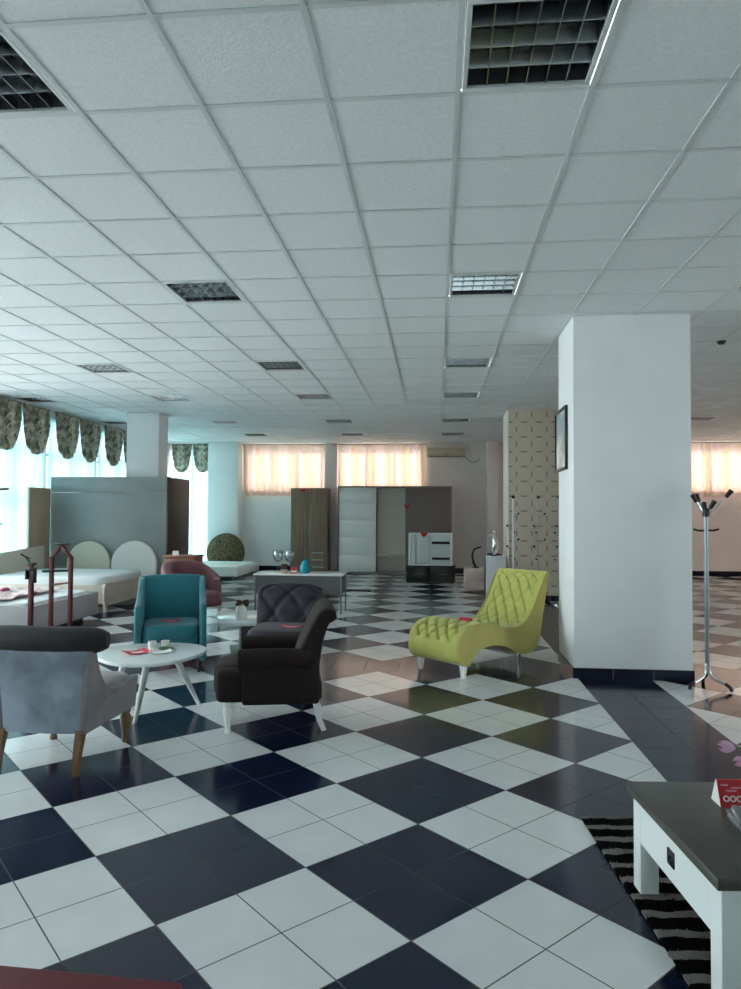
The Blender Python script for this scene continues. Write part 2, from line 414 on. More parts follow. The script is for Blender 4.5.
        b.faces.new(rows[0][::-1]); b.faces.new(rows[-1])
        bmesh.ops.recalc_face_normals(b, faces=b.faces[:])
        return s._merge(b, T)

def setp(o, label=None, cat=None, group=None, kind=None):
    if label: o['label'] = label
    if cat: o['category'] = cat
    if group: o['group'] = group
    if kind: o['kind'] = kind
    return o

def obj(name, mb, m, parent=None, sharp=38, loc=None, rotz=None):
    me = bpy.data.meshes.new(name); mb.bm.to_mesh(me); mb.bm.free()
    for p in me.polygons: p.use_smooth = True
    me.set_sharp_from_angle(angle=math.radians(sharp))
    me.materials.append(m)
    o = bpy.data.objects.new(name, me); COL.objects.link(o)
    if parent is not None: o.parent = parent
    if loc is not None: o.location = loc
    if rotz is not None: o.rotation_euler = (0, 0, rotz)
    return o

def struct(name, mb, m, sharp=38): return setp(obj(name, mb, m, None, sharp), kind='structure')

def thing(name, label, cat, loc=(0, 0, 0), rotz=0, group=None):
    o = bpy.data.objects.new(name, None); COL.objects.link(o); o.empty_display_size = .1
    o.location = loc; o.rotation_euler = (0, 0, rotz)
    return setp(o, label, cat, group)

def kids(o): return [c for c in list(COL.objects) if c.parent == o]
def copy_thing(o, loc, label, rotz=None, parent=None):
    c = o.copy(); COL.objects.link(c)
    if parent is not None: c.parent = parent
    if loc is not None: c.location = loc
    if rotz is not None: c.rotation_euler = (0, 0, rotz)
    if label: c['label'] = label
    for k in kids(o): copy_thing(k, None, None, None, c)
    return c

def RX(a): return Matrix.Rotation(a, 4, 'X')
def RY(a): return Matrix.Rotation(a, 4, 'Y')
def RZ(a): return Matrix.Rotation(a, 4, 'Z')
def TR(x, y, z): return Matrix.Translation((x, y, z))
ORD = ['first', 'second', 'third', 'fourth', 'fifth', 'sixth', 'seventh', 'eighth', 'ninth', 'tenth']

# ------------------------------------------------------------------ the room
XL, XR, YN, YF = -7.3, 9.0, -4.0, 18.75
struct('floor', MB().box(XL - .1, XR + .1, YN - .1, YF + .1, -.12, 0), M['floor'])

CX0, CY0, CS = .0948, 3.1512, .6
LIGHTS = [(0, -1), (0, 4), (0, 9), (0, 13), (0, 18), (0, 22), (-4, -1), (-4, 4), (-4, 9), (-4, 13), (-4, 18), (-4, 22),
          (-8, 9), (-8, 13), (-8, 18), (-8, 22), (-12, 13), (-12, 18), (4, 4), (8, 18)]
cells = set(LIGHTS)
cb = MB(); bmc = cb.bm
for i in range(-13, 16):
    for j in range(-12, 27):
        if (i, j) in cells: continue
        x0, x1 = max(XL, CX0 + i * CS), min(XR, CX0 + (i + 1) * CS); y0, y1 = max(YN, CY0 + j * CS), min(YF, CY0 + (j + 1) * CS)
        if x1 - x0 < .01 or y1 - y0 < .01: continue
        vs = [bmc.verts.new(p) for p in ((x0, y0, H + .006), (x0, y1, H + .006), (x1, y1, H + .006), (x1, y0, H + .006))]
        bmc.faces.new(vs)
struct('ceiling', cb, M['tile'])
tb = MB()
for i in range(-12, 15):
    x = CX0 + i * CS; tb.box(x - .013, x + .013, YN, YF, H, H + .012)
for j in range(-11, 26):
    y = CY0 + j * CS; tb.box(XL, XR, y - .013, y + .013, H + .0005, H + .012)
struct('trim_1', tb, M['tbar'])

# far wall with openings high up, a tall glazed bay at its left end
def wall_y(mb, x0, x1, z0, z1, y0=YF, y1=YF + .2): mb.box(x0, x1, y0, y1, z0, z1)
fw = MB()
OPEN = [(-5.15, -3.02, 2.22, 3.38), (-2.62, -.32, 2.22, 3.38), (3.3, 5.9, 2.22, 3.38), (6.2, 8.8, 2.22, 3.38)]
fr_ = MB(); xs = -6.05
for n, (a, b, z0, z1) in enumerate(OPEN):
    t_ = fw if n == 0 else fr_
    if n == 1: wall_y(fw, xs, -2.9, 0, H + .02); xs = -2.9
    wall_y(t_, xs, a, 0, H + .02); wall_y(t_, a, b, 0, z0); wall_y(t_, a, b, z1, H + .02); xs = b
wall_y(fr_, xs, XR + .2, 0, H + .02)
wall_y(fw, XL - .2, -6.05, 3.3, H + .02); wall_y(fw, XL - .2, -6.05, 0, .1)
struct('wall_back', fw, M['wall_far']); struct('wall_rear', fr_, M['wall_warm'])  # one wall in two tones, its uneven light put into the colours

def window_frame(mb, T, w, z0, z1, trans=(), mull=(), t=.05):
    mb.box(0, w, -t / 2, t / 2, z0, z0 + t, T=T); mb.box(0, w, -t / 2, t / 2, z1 - t, z1, T=T)
    mb.box(0, t, -t / 2, t / 2, z0 + t, z1 - t, T=T); mb.box(w - t, w, -t / 2, t / 2, z0 + t, z1 - t, T=T)
    for z in trans: mb.box(t, w - t, -t / 2, t / 2, z - t / 2, z + t / 2, T=T)
    for x in mull: mb.box(x - t / 2, x + t / 2, -t / 2 - .002, t / 2 + .002, z0 + t, z1 - t, T=T)
WN = [0]
def make_window(T, w, z0, z1, trans=(), mull=(), glass='glass'):
    WN[0] += 1
    mb = MB(); window_frame(mb, T, w, z0, z1, trans, mull)
    f = struct('window_%d' % WN[0], mb, M['frame'])
    obj('pane', MB().box(.02, w - .02, -.004, .004, z0 + .02, z1 - .02, T=T), M[glass], f)
    return f
for (a, b, z0, z1) in OPEN:
    make_window(TR(a, YF + .12, 0), b - a, z0, z1, (), ((b - a) / 3, 2 * (b - a) / 3))
make_window(TR(XL, YF + .1, 0), XL * -1 - 6.05, .1, 3.3, (1.77, 2.65), (.62,))

# glazed left wall in bays
BAY = 1.95; Y0B = 18.25 - 11 * BAY
lw = MB()
lw.box(XL - .2, XL, YN, YF, 0, .1); lw.box(XL - .2, XL, YN, YF, 3.3, H + .02)
ys = [Y0B + k * BAY for k in range(12)]
lw.box(XL - .2, XL, YN, ys[2] - .05, .1, 3.3)  # unseen near bays closed solid to cut the light around the camera
for y in ys[2:]: lw.box(XL - .2, XL, y - .05, y + .05, .1, 3.3)
lw.box(XL - .2, XL, ys[-1] + .05, YF, .1, 3.3)
struct('wall_left', lw, M['wall'])
for y in ys[2:-1]:
    T = TR(XL - .1, y + .05, 0) @ RZ(PI / 2)
    make_window(T, BAY - .1, .1, 3.3, (1.77, 2.65), ((BAY - .1) / 2,))
# right wall with two unseen windows added to light the far end, front wall (behind the photographer) with shop glazing
rw = MB()
FX = -1.9
rw.box(XR, XR + .2, YN, 1.6, 0, H + .02); rw.box(XR, XR + .2, 4.6, 8.6, 0, H + .02); rw.box(XR, XR + .2, 12.4, 13.6, 0, H + .02); rw.box(XR, XR + .2, 17.4, YF, 0, H + .02)
for a, b in ((8.6, 12.4), (13.6, 17.4)):
    rw.box(XR, XR + .2, a, b, 0, .3); rw.box(XR, XR + .2, a, b, 3.2, H + .02)
    make_window(TR(XR + .1, a, 0) @ RZ(PI / 2), b - a, .3, 3.2, (2.4,), ((b - a) / 2,))
rw.box(XR, XR + .2, 1.6, 4.6, 0, .2); rw.box(XR, XR + .2, 1.6, 4.6, 3.0, H + .02)
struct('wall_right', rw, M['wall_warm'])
make_window(TR(XR + .1, 1.6, 0) @ RZ(PI / 2), 3.0, .2, 3.0, (), (1.5,))
nw = MB()
nw.box(XL - .2, FX, YN - .2, YN, 0, H + .02); nw.box(1.7, XR + .2, YN - .2, YN, 0, H + .02)
nw.box(FX, 1.7, YN - .2, YN, 3.1, H + .02); nw.box(FX, 1.7, YN - .2, YN, 0, .08)
struct('wall_front', nw, M['wall'])
for k in range(2): make_window(TR(FX + k * 1.8, YN - .1, 0), 1.8, .08, 3.1, (2.4,), (.9,), 'tinted')

# skirting
def skirt(name, x0, x1, y0, y1, z1=.1): return struct(name, MB().box(x0, x1, y0, y1, 0, z1, .004), M['skirting'])
skirt('baseboard_back', -5.3, XR, YF - .015, YF + .001, .13)
skirt('baseboard_right', XR - .015, XR, YN, YF - .016, .1)

# pillars
def pillar(name, x0, x1, y0, y1, m, skirting=True):
    struct(name, MB().box(x0, x1, y0, y1, 0, H + .004, .006), m)
    if skirting:
        b = MB(); t = .012
        n = max(2, round((x1 - x0) / .33))
        for k in range(n):
            w = (x1 - x0 + 2 * t) / n; b.box(x0 - t + k * w + .002, x0 - t + (k + 1) * w - .002, y0 - t, y0, 0, .1)
        n = max(1, round((y1 - y0) / .33))
        for k in range(n):
            w = (y1 - y0) / n
            b.box(x0 - t, x0, y0 + k * w + .002, y0 + (k + 1) * w - .002, 0, .1); b.box(x1, x1 + t, y0 + k * w + .002, y0 + (k + 1) * w - .002, 0, .1)
        struct('baseboard_' + name[5:], b, M['skirting'])
pillar('wall_pillar_front', 1.312, 2.403, 6.824, 7.627, M['pillar'])
pillar('wall_pillar_papered', 1.325, 2.42, 12.85, 13.65, M['wallpaper'])
struct('papered_pillar_lit_face', MB().box(1.295, 1.324, 12.84, 13.655, 0, H, .003), M['cream_trim'])  # pillar's left face: cream paper with its daylight put into the colour
pillar('wall_pillar_left', -5.91, -5.27, 12.83, 13.27, M['pillar'], False)
pillar('wall_pillar_corner', -6.14, -5.30, 18.30, 18.74, M['wall'], False)
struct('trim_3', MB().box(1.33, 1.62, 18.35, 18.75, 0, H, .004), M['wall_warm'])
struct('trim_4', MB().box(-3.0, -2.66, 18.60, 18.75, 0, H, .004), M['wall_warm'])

# ------------------------------------------------------------------ ceiling lights
def louvre_light(loc, label):
    t = thing('louvre_light', label, 'ceiling light', loc, 0, 'square louvred ceiling lights')
    f = MB(); a, w = .282, .022
    f.box(-a, a, -a, -a + w, -.004, .012, .002); f.box(-a, a, a - w, a, -.004, .012, .002)
    f.box(-a, -a + w, -a + w, a - w, -.004, .012, .002); f.box(a - w, a, -a + w, a - w, -.004, .012, .002)
    obj('frame', f, M['tbar'], t)
    h = MB(); q = .286
    h.box(-q, q, -q, q, .115, .125); h.box(-q, -q + .006, -q, q, .012, .115); h.box(q - .006, q, -q, q, .012, .115)
    h.box(-q + .006, q - .006, -q, -q + .006, .012, .115); h.box(-q + .006, q - .006, q - .006, q, .012, .115)
    obj('housing', h, M['reflector'], t)
    l = MB(); e = a - w
    for k in range(1, 4):       # long V reflectors between the tubes
        x = -e + 2 * e * k / 4
        l.prism([(-.003, .004), (.003, .004), (.022, .07), (-.022, .07)], -e, e, T=TR(0, x, 0))
    for k in range(1, 6):
        x = -e + 2 * e * k / 6
        l.prism([(-.0025, .005), (.0025, .005), (.008, .048), (-.008, .048)], -e, e, T=TR(x, 0, 0) @ RZ(PI / 2))
    obj('louvre', l, M['alu'], t)
    for k in range(4):
        y = -e + 2 * e * (k + .5) / 4
        obj('tube', MB().bar((-.26, y, .092), (.26, y, .092), .013, seg=10), M['tube'], t)
    return t
rowname = {0: 'middle row of louvred ceiling lights', -4: 'left of centre row of louvred ceiling lights', -8: 'second row of louvred ceiling lights from the windows',
           -12: 'row of louvred ceiling lights nearest the windows', 4: 'louvred ceiling light at right edge just before the white pillar', 8: 'far louvred ceiling light right of the white pillar'}
first = None; cnt = {}
for (i, j) in LIGHTS:
    n = cnt.get(i, 0); cnt[i] = n + 1
    if i in (4, 8): lab = rowname[i]
    else: lab = '%s one from the front in the %s' % (ORD[n], rowname[i])
    loc = (CX0 + (i + .5) * CS, CY0 + (j + .5) * CS, H + .003)
    if first is None: first = louvre_light(loc, lab)
    else: copy_thing(first, loc, lab)
d = thing('smoke_detector', 'small dark smoke detector on ceiling right of the white pillar', 'smoke detector', (3.12, 7.93, H))
obj('detector_body', MB().lathe([(.0, -.035), (.025, -.035), (.04, -.02), (.05, 0)], 16), M['black'], d)

# ------------------------------------------------------------------ curtains on the window wall
def wavy(fn_y, w, z0, z1, amp, folds, th=.004, nu=None, hem=0.0, gather=0.0, seed=0):
    rnd = random.Random(seed); ph = [rnd.uniform(0, 6.28) for _ in range(6)]
    def fn(u, v):
        x = u * w; z = z1 + (z0 - z1) * v
        a = amp * (.55 + .45 * math.sin(u * 9 + ph[0]) * math.cos(u * 23 + ph[1])) * (.6 + .4 * v)
        y = a * math.sin(2 * PI * folds * u + .7 * math.sin(u * 11 + ph[2]) + .25 * v * math.sin(u * 17 + ph[3]))
        x += .012 * math.sin(v * 3 + u * 30 + ph[4])
        return Vector((x, y, z + hem * math.sin(2 * PI * folds * u + ph[5]) * v))
    return fn
def sheer(loc, rotz, w, label, seed):
    t = thing('sheer_curtain', label, 'sheer curtain', loc, rotz, 'white sheer curtains on the glazed walls')
    obj('sheer_panel', MB().sheet(wavy(None, w, .04, 3.36, .03, 13, seed=seed), 150, 6, .002), M['sheer'], t, 60)
    obj('curtain_rail', MB().box(0, w, -.012, .012, 3.36, 3.385), M['white_metal'], t)
    return t
vis = [7, 8, 9, 10]
labs = ['sheer white curtain at the left edge behind the beige board', 'sheer white curtain left of the white pillar above the grey panel', 'sheer white curtain next to the left white pillar', 'farthest sheer white side curtain beyond the left white pillar']
for n, k in enumerate(vis):
    y = ys[k]; sheer((XL + .045, y + .04, 0), PI / 2, BAY - .08, labs[n], n)
sheer((XL + .12, YF - .08, 0), 0, 1.05, 'sheer white curtain on the back wall left of the gold round headboard', 9)

def swag(loc, rotz, w, label, drop=.80):
    t = thing('swag_valance', label, 'swag valance', loc, rotz, 'gold and grey swag valances')
    def fn(u, v):
        s = 2 * u - 1
        d = drop * math.sqrt(max(0, 1 - s * s)) ** .6 * v + .10 * v * (1 - abs(s)) * 0 + .07 * v
        pl = .014 * math.sin(v * 30 + 2.4 * abs(s)) * math.sqrt(max(0, 1 - s * s)) + .02 * math.cos(s * 14) * math.sqrt(max(0, 1 - s * s))
        x = w / 2 + s * w / 2 * (1 - .10 * v * abs(s))
        return Vector((x, .09 * math.sqrt(max(0, 1 - s * s)) * math.sin(PI * min(1, v * .8 + .1)) + pl, -d))
    obj('swag', MB().sheet(fn, 28, 34, .004), M['swag'], t, 70)
    obj('heading', MB().box(0, w, -.012, .016, -.035, 0, .004), M['swag'], t)
    def frill(u, v):
        return Vector((w / 2 + (u - .5) * .17 * (1 + .3 * math.sin(v * 22)), .12 + .025 * math.cos(v * 26) + .02 * math.sin(u * 9), -.06 - v * (drop - .10)))
    fr = obj('frill', MB().sheet(frill, 8, 40, .004), M['frill'], t, 70)
    return t
k0 = 0; first_swag = None
for n, k in enumerate((7, 8, 9)):
    for h in range(2):
        y = ys[k] + (.06 if h == 0 else .06 + .90)
        lab = '%s swag valance along the left window wall counting from the left photo edge' % ORD[k0]
        loc = (XL + .13, y + .90, H - .01)
        # width axis runs along -Y so that the bulge faces into the room
        if first_swag is None: first_swag = swag(loc, -PI / 2, .89, lab)
        else: copy_thing(first_swag, loc, lab)
        k0 += 1
for k, lab in enumerate(('left one of two swag valances right of the left white pillar', 'right one of two swag valances next to the corner pillar')):
    x = XL + .03 + k * .60 + .58
    swag((x, YF - .15, H - .01), PI, .58, lab, .72)

# peach curtains under the ceiling on the far wall
def peach(x0, x1, z0, folds, label, seed):
    t = thing('peach_curtain', label, 'curtain', (x0, YF - .085, 0), 0, 'peach curtains on the far wall')
    obj('curtain_cloth', MB().sheet(wavy(None, x1 - x0, z0, 3.43, .062, folds, seed=seed, hem=.02), int(folds * 12), 12, .003), M['peach'], t, 60)
    r = MB().bar((-.02, -.055, 3.435), (x1 - x0 + .02, -.055, 3.435), .011)
    obj('curtain_rod', r, M['steel'], t)
    return t
peach(-5.25, -3.03, 2.04, 12, 'peach curtain high on far wall left of the walnut wardrobe', 3)
peach(-2.62, -.27, 2.04, 12, 'peach curtain high on far wall above the sliding wardrobe', 4)
peach(3.3, 6.0, 2.04, 14, 'peach curtain high on far wall behind the white pillar', 5)
peach(6.08, 8.9, 2.04, 14, 'peach curtain high on far wall behind the chrome coat stand', 6)

def added_side_peach(y0, y1, label, seed):  # added unseen curtains that warm and dim the right window light
    t = thing('peach_curtain', label, 'curtain', (XR - .09, y0, 0), PI / 2, 'added unseen peach curtains on the right wall')
    obj('curtain_cloth', MB().sheet(wavy(None, y1 - y0, .15, 3.36, .05, 20, seed=seed, hem=.01), 220, 10, .003), M['peach'], t, 60)
    obj('curtain_rod', MB().bar((-.02, .055, 3.37), (y1 - y0 + .02, .055, 3.37), .011), M['steel'], t)
added_side_peach(8.5, 12.5, 'added unseen peach curtain on the right wall beyond the coat stand', 7)
added_side_peach(13.5, 17.5, 'added unseen peach curtain on the right wall nearest the far corner', 8)

# ------------------------------------------------------------------ far furniture
t = thing('wardrobe', 'tall walnut brown wardrobe with two doors and three drawers', 'wardrobe', (-3.81, 18.08, 0))
w = .98
obj('carcass', MB().box(0, w, .02, .5, .04, 2.23, .003).box(.02, w - .02, .05, .48, 0, .04), M['walnut'], t)
for x0, z0 in ((.005, .06), (w * .5 + .002, .62)):
    dr = obj('door', MB().box(x0, x0 + w * .5 - .008, 0, .019, z0, 2.22, .003), M['walnut'], t)
    hx = w * .5 - .035 if x0 < .1 else w * .5 + .035
    obj('handle', MB().bar((hx, -.022, 1.02), (hx, -.022, 1.30), .007).bar((hx, -.022, 1.04), (hx, .0, 1.04), .005).bar((hx, -.022, 1.28), (hx, .0, 1.28), .005), M['chrome'], dr)
for k in range(3):
    z0 = .06 + k * .186
    dr = obj('drawer', MB().box(w * .5 + .002, w - .006, 0, .019, z0, z0 + .18, .003), M['walnut'], t)
    obj('handle', MB().bar((w * .60, -.02, z0 + .10), (w * .90, -.02, z0 + .10), .008).bar((w * .63, -.02, z0 + .10), (w * .63, 0, z0 + .10), .005).bar((w * .87, -.02, z0 + .10), (w * .87, 0, z0 + .10), .005), M['cream_trim'], dr)

t = thing('sliding_wardrobe', 'wide sliding wardrobe with white door, open middle and taupe door', 'wardrobe', (-2.56, 18.08, 0))
w = 2.97; D_ = .46
c = MB().box(0, .03, 0, D_, 0, 2.285).box(w - .03, w, 0, D_, 0, 2.285).box(.03, w - .03, 0, D_, 2.25, 2.285).box(.03, w - .03, 0, D_, 0, .05)
c.box(.99, 1.01, .10, D_, .05, 2.25).box(1.96, 1.98, .10, D_, .05, 2.25)
obj('carcass', c, M['carcass'], t)
obj('back_panel', MB().box(.03, w - .03, D_ - .015, D_ - .001, .05, 2.25), M['inside'], t)
for z in (.46, 1.82): obj('shelf', MB().box(1.01, 1.96, .12, .44, z, z + .025, .002), M['white_door'], t)
wd = MB()
for a, b_ in ((.05, .475), (.48, .93), (.935, 1.385), (1.39, 1.84), (1.845, 2.25)): wd.box(.035, 1.0, .03, .05, a, b_ - .003, .002)
wd.box(.03, 1.005, .05, .06, .05, 2.25)
obj('door', wd, M['white_door'], t)
obj('door', MB().box(1.80, w - .03, -.005, .025, .05, 2.25, .003).box(1.775, 1.80, -.01, .03, .05, 2.25, .002), M['taupe'], t)

t = thing('air_conditioner', 'cream wall air conditioner on the far wall beside the curtain', 'air conditioner', (-.24, YF, 3.08))
obj('housing', MB().prism([(-.005, 0), (-.14, .0), (-.20, .06), (-.20, .20), (-.16, .25), (-.005, .25)], 0, 1.0, .01), M['cream_plastic'], t)
obj('air_outlet', MB().box(.06, .94, -.196, -.14, .004, .028, .002), M['carcass'], t)
obj('badge', MB().box(.42, .58, -.203, -.199, .055, .075), M['carcass'], t)
obj('cable', MB().tube(catmull([(1.0, -.04, .05), (1.10, -.03, -.08), (1.25, -.02, -.14), (1.36, -.015, -.08), (1.37, -.01, .0)], 24), .009), M['carcass'], t)

t = thing('low_dresser', 'low black two-drawer cabinet in front of the taupe wardrobe door', 'cabinet', (-.67, 15.78, 0))
obj('carcass', MB().box(0, 1.1, .02, .42, .03, .37, .004).box(.03, 1.07, .04, .4, 0, .03).box(-.01, 1.11, -.005, .43, .37, .395, .003), M['darkwood'], t)
for x in (.01, .555):
    dr = obj('drawer', MB().box(x, x + .535, 0, .02, .04, .36, .004), M['darkwood'], t)
    obj('handle', MB().box(x + .17, x + .37, -.012, .0, .205, .215, .002), M['steel'], dr)
t = thing('display_cabinet', 'small white open display cabinet standing on the low black cabinet', 'cabinet', (-.62, 15.86, .395))
W, HH = 1.0, .735
obj('carcass', MB().box(0, .06, 0, .3, 0, HH, .003).box(W - .06, W, 0, .3, 0, HH, .003).box(.06, W - .06, 0, .3, 0, .03).box(.06, W - .06, 0, .3, HH - .03, HH).box(.06, W - .06, .28, .3, .03, HH - .03).box(.505, .525, .01, .28, .03, HH - .03), M['white_lacquer'], t)
obj('door', MB().box(.065, .165, .0, .015, .035, HH - .035, .002), M['pale_glass'], t)
obj('door', MB().box(.185, .50, .0, .015, .035, HH - .035, .002), M['pale_glass'], t)
for z0, z1 in ((.035, .115), (.185, .475), (.545, HH - .035)): obj('drawer_front', MB().box(.53, W - .065, .005, .02, z0, z1, .002), M['pale_glass'], t)
for z in (.15, .51): obj('shelf_gap', MB().box(.53, W - .065, .20, .28, z - .035, z + .035), M['black'], t)

def heart_tag(loc, label, s=.075, group=None):
    pts = []
    for k in range(28):
        a = 2 * PI * k / 28
        pts.append((16 * math.sin(a) ** 3 / 16 * s, (13 * math.cos(a) - 5 * math.cos(2 * a) - 2 * math.cos(3 * a) - math.cos(4 * a)) / 16 * s))
    t = thing('heart_tag', label, 'tag', loc, 0, 'red heart tags')
    obj('card', MB().plate(pts, -.006, .006, T=RX(PI / 2)), M['red'], t)
    obj('string', MB().bar((0, 0, s * .3), (0, .003, s * 1.1), .002, seg=6), M['paper'], t)
    return t
heart_tag((-3.48, 18.07, 2.17), 'red heart tag at the top of the walnut wardrobe')
heart_tag((-.74, 18.066, 1.76), 'red heart tag on the edge of the taupe wardrobe door')
heart_tag((-.268, 15.8545, 1.10), 'red heart tag hanging on the white display cabinet')

t = thing('nightstand', 'small beige two-drawer nightstand left of the pale plinth', 'nightstand', (.58, 14.25, 0))
obj('carcass', MB().box(0, .5, .02, .42, .03, .46, .004).box(.02, .48, .05, .4, 0, .03), M['peach_box'], t)
for z in (.04, .25): obj('drawer', MB().box(.008, .492, 0, .02, z, z + .195, .004), M['peach_box'], t)

t = thing('plinth', 'pale grey display plinth behind the lime chaise', 'plinth', (.92, 12.72, 0))
obj('body', MB().box(0, .33, 0, .35, 0, .80, .004), M['plinth'], t)
t = thing('statuette', 'slim silver figure sculpture standing on the pale plinth', 'sculpture', (1.06, 12.9, .80))
obj('base', MB().lathe([(0, 0), (.06, 0), (.06, .02), (.03, .03), (0, .03)], 16), M['black'], t)
fg = MB().tube(catmull([(0, 0, .02), (-.01, 0, .12), (.015, 0, .22), (.0, 0, .32), (.0, 0, .38)], 20), lambda u: .022 + .028 * math.sin(PI * u) ** 2)
fg.ball((0, 0, .44), .036, (.85, .9, 1.15))
fg.tube(catmull([(0, 0, .35), (-.06, 0, .40), (-.11, 0, .33)], 10), .011).tube(catmull([(0, 0, .35), (.05, 0, .30), (.09, 0, .17), (.05, 0, .10)], 12), .012)
fg.tube(catmull([(0, 0, .18), (.05, -.02, .11), (.02, 0, .03)], 10), .018)
obj('figure', fg, M['silver'], t)

t = thing('curved_ornament', 'black curved arm ornament standing on the beige nightstand', 'ornament', (.82, 14.45, .46))
obj('foot', MB().lathe([(0, 0), (.07, 0), (.07, .015), (.02, .03), (0, .03)], 20), M['black'], t)
obj('curved_arm', MB().tube(catmull([(0, 0, .02), (-.05, 0, .12), (-.07, 0, .26), (-.03, 0, .38), (.10, 0, .43)], 26), lambda u: .026 - .008 * u, 12), M['black'], t)
t = thing('tube_stand', 'black bent tube stand rising behind the pale plinth', 'stand', (1.10, 13.30, 0))
obj('bent_tube', MB().tube(catmull([(-.16, 0, 0), (-.16, 0, .40), (-.15, 0, .72), (-.10, 0, .80), (.07, 0, .795), (.135, 0, .75), (.15, 0, .55), (.15, 0, 0)], 60), .028, 12), M['black'], t)
obj('floor_bar', MB().box(-.19, .18, -.15, .15, 0, .02, .004), M['black'], t)

def crystal_stand(x, label, white=False):
    t = thing('hook_stand', label, 'coat stand', (x, 12.42, 0), 0, 'slim hook stands against the papered pillar')
    obj('base', MB().lathe([(0, 0), (.14, 0), (.14, .012), (.03, .03), (0, .03)], 24), M['chrome'], t)
    obj('pole', MB().bar((0, 0, .02), (0, 0, 1.84), .013 if white else .007), M['white_lacquer'] if white else M['steel'], t)
    obj('finial', MB().ball((0, 0, 1.865), .032), M['black'], t)
    rnd = random.Random(int(x * 100))
    for k, z in enumerate((.75, .98, 1.10, 1.22, 1.34, 1.55)):
        a = k * 2.1 + x; dx, dy = math.cos(a), math.sin(a) * .7
        o = obj('hook', MB().tube(catmull([(0, 0, z - .03), (.06 * dx, .06 * dy, z - .02), (.11 * dx, .11 * dy, z + .02)], 8), .007, 8), M['chrome'], t)
        obj('hook_knob', MB().ball((.112 * dx, .112 * dy, z + .022), .02, u=10, v=6), M['black'], o)
crystal_stand(1.35, 'slim white hook stand leftmost before the papered pillar', True)
crystal_stand(1.785, 'slim chrome hook stand second from left before the papered pillar')
crystal_stand(2.14, 'slim chrome hook stand nearest the white pillar edge')

# grey display panels boxed round the left pillar
t = thing('room_divider', 'large glossy grey divider boxed round the left white pillar', 'room divider', (-7.17, 12.40, 0))
f = MB()
for a, b_ in ((0, .55), (.553, 1.93), (1.933, 2.216)): f.box(0, 2.235, 0, .03, a, b_, .002)
obj('front_panel', f, M['grey_panel'], t)
obj('side_panel', MB().box(2.24, 2.27, 0, 1.10, 0, 2.216, .002), M['brown_panel'], t)
obj('back_panel', MB().box(0, 2.235, 1.07, 1.10, 0, 2.2, .002), M['brown_panel'], t)
t = thing('beige_board', 'beige board leaning by the window left of the grey panel', 'board', (-7.165, 12.33, 0))
obj('board', MB().box(-.018, .018, -.64, .03, 0, 2.0, .003), M['beige_board'], t)
obj('edge_strip', MB().box(-.02, .02, -.665, -.642, 0, 2.0, .002), M['cream_trim'], t)

# round headboards
def disc_headboard(name, loc, r, m, label, lean=.12, rings=True, cut=0):
    t = thing(name, label, 'headboard', loc, 0)
    T = TR(0, 0, r * math.cos(lean)) @ RX(PI / 2 - lean)
    prof = [(0, .0), (r * .9, .0), (r, .025), (r * .985, .06), (r * .93, .075), (r * .5, .085), (0, .088)]
    b = MB().lathe(prof, 48)
    for v in b.bm.verts:
        if v.co.z > .07 and rings:
            a, c2 = (v.co.x + v.co.y) / .11, (v.co.x - v.co.y) / .11
    obj('padded_disc', MB()._merge(b.bm, T), m, t, 50)
    for i in range(-5, 6):
        for j in range(-5, 6):
            x, y = i * .11 + (j % 2) * .055, j * .095
            if math.hypot(x, y) < r * .85: obj('button', MB().ball((x, y, .087), .012, (1, 1, .6), 8, 5, T=T), m, t)
    return t
def arch_headboard(loc, r, zc, m, label, lean=.07):
    t = thing('round_headboard', label, 'headboard', loc, 0, 'arched headboards leaning on the grey panel')
    T = RX(PI / 2 - lean)
    pts = [(-r, 0), (r, 0)] + [(r * math.cos(PI * k / 36), zc + r * math.sin(PI * k / 36)) for k in range(37)]
    obj('padded_board', MB().plate(pts, 0, .075, .03, 4, T=T), m, t, 50)
    for i in range(-5, 6):
        for j in range(0, 12):
            x, y = i * .12 + (j % 2) * .06, j * .095 + .05
            if (y < zc and abs(x) < r * .88) or math.hypot(x, y - zc) < r * .86: obj('button', MB().ball((x, y, .076), .011, (1, 1, .6), 8, 5, T=T), m, t)
arch_headboard((-6.37, 12.32, 0), .418, .61, M['cream_tuft'], 'left cream round headboard leaning on the grey panel')
arch_headboard((-5.50, 12.32, 0), .435, .61, M['white_tuft'], 'right white round headboard leaning on the grey panel')

# white bed with cream frame
t = thing('double_bed', 'cream wooden bed with white mattress before the round headboards', 'bed', (-7.12, 10.42, 0))
L, Wd = 2.0, 1.62
obj('headboard', MB().prism([(0, 0), (Wd, 0), (Wd, .96), (.03, .86), (0, .84)], 0, .06, .006), M['cream_wood'], t)
obj('side_rail', MB().box(.06, L - .04, 0, .03, .14, .42, .004), M['cream_wood'], t)
obj('side_rail', MB().box(.06, L - .04, Wd - .03, Wd, .14, .42, .004), M['cream_wood'], t)
obj('footboard', MB().box(L - .04, L, 0, Wd, .12, .44, .006).box(L - .005, L + .02, -.01, Wd + .01, .40, .45, .006).box(L - .005, L + .015, 0, Wd, .10, .16, .004), M['cream_wood'], t)
for x in (.03, L - .04):
    for y in (.03, Wd - .09):
        obj('leg', MB().box(x, x + .055, y, y + .06, 0, .14, .006), M['cream_wood'], t)
obj('mattress', MB().pillow(.07, L - .03, .03, Wd - .03, .30, .56, 9, 10), M['mattress'], t)

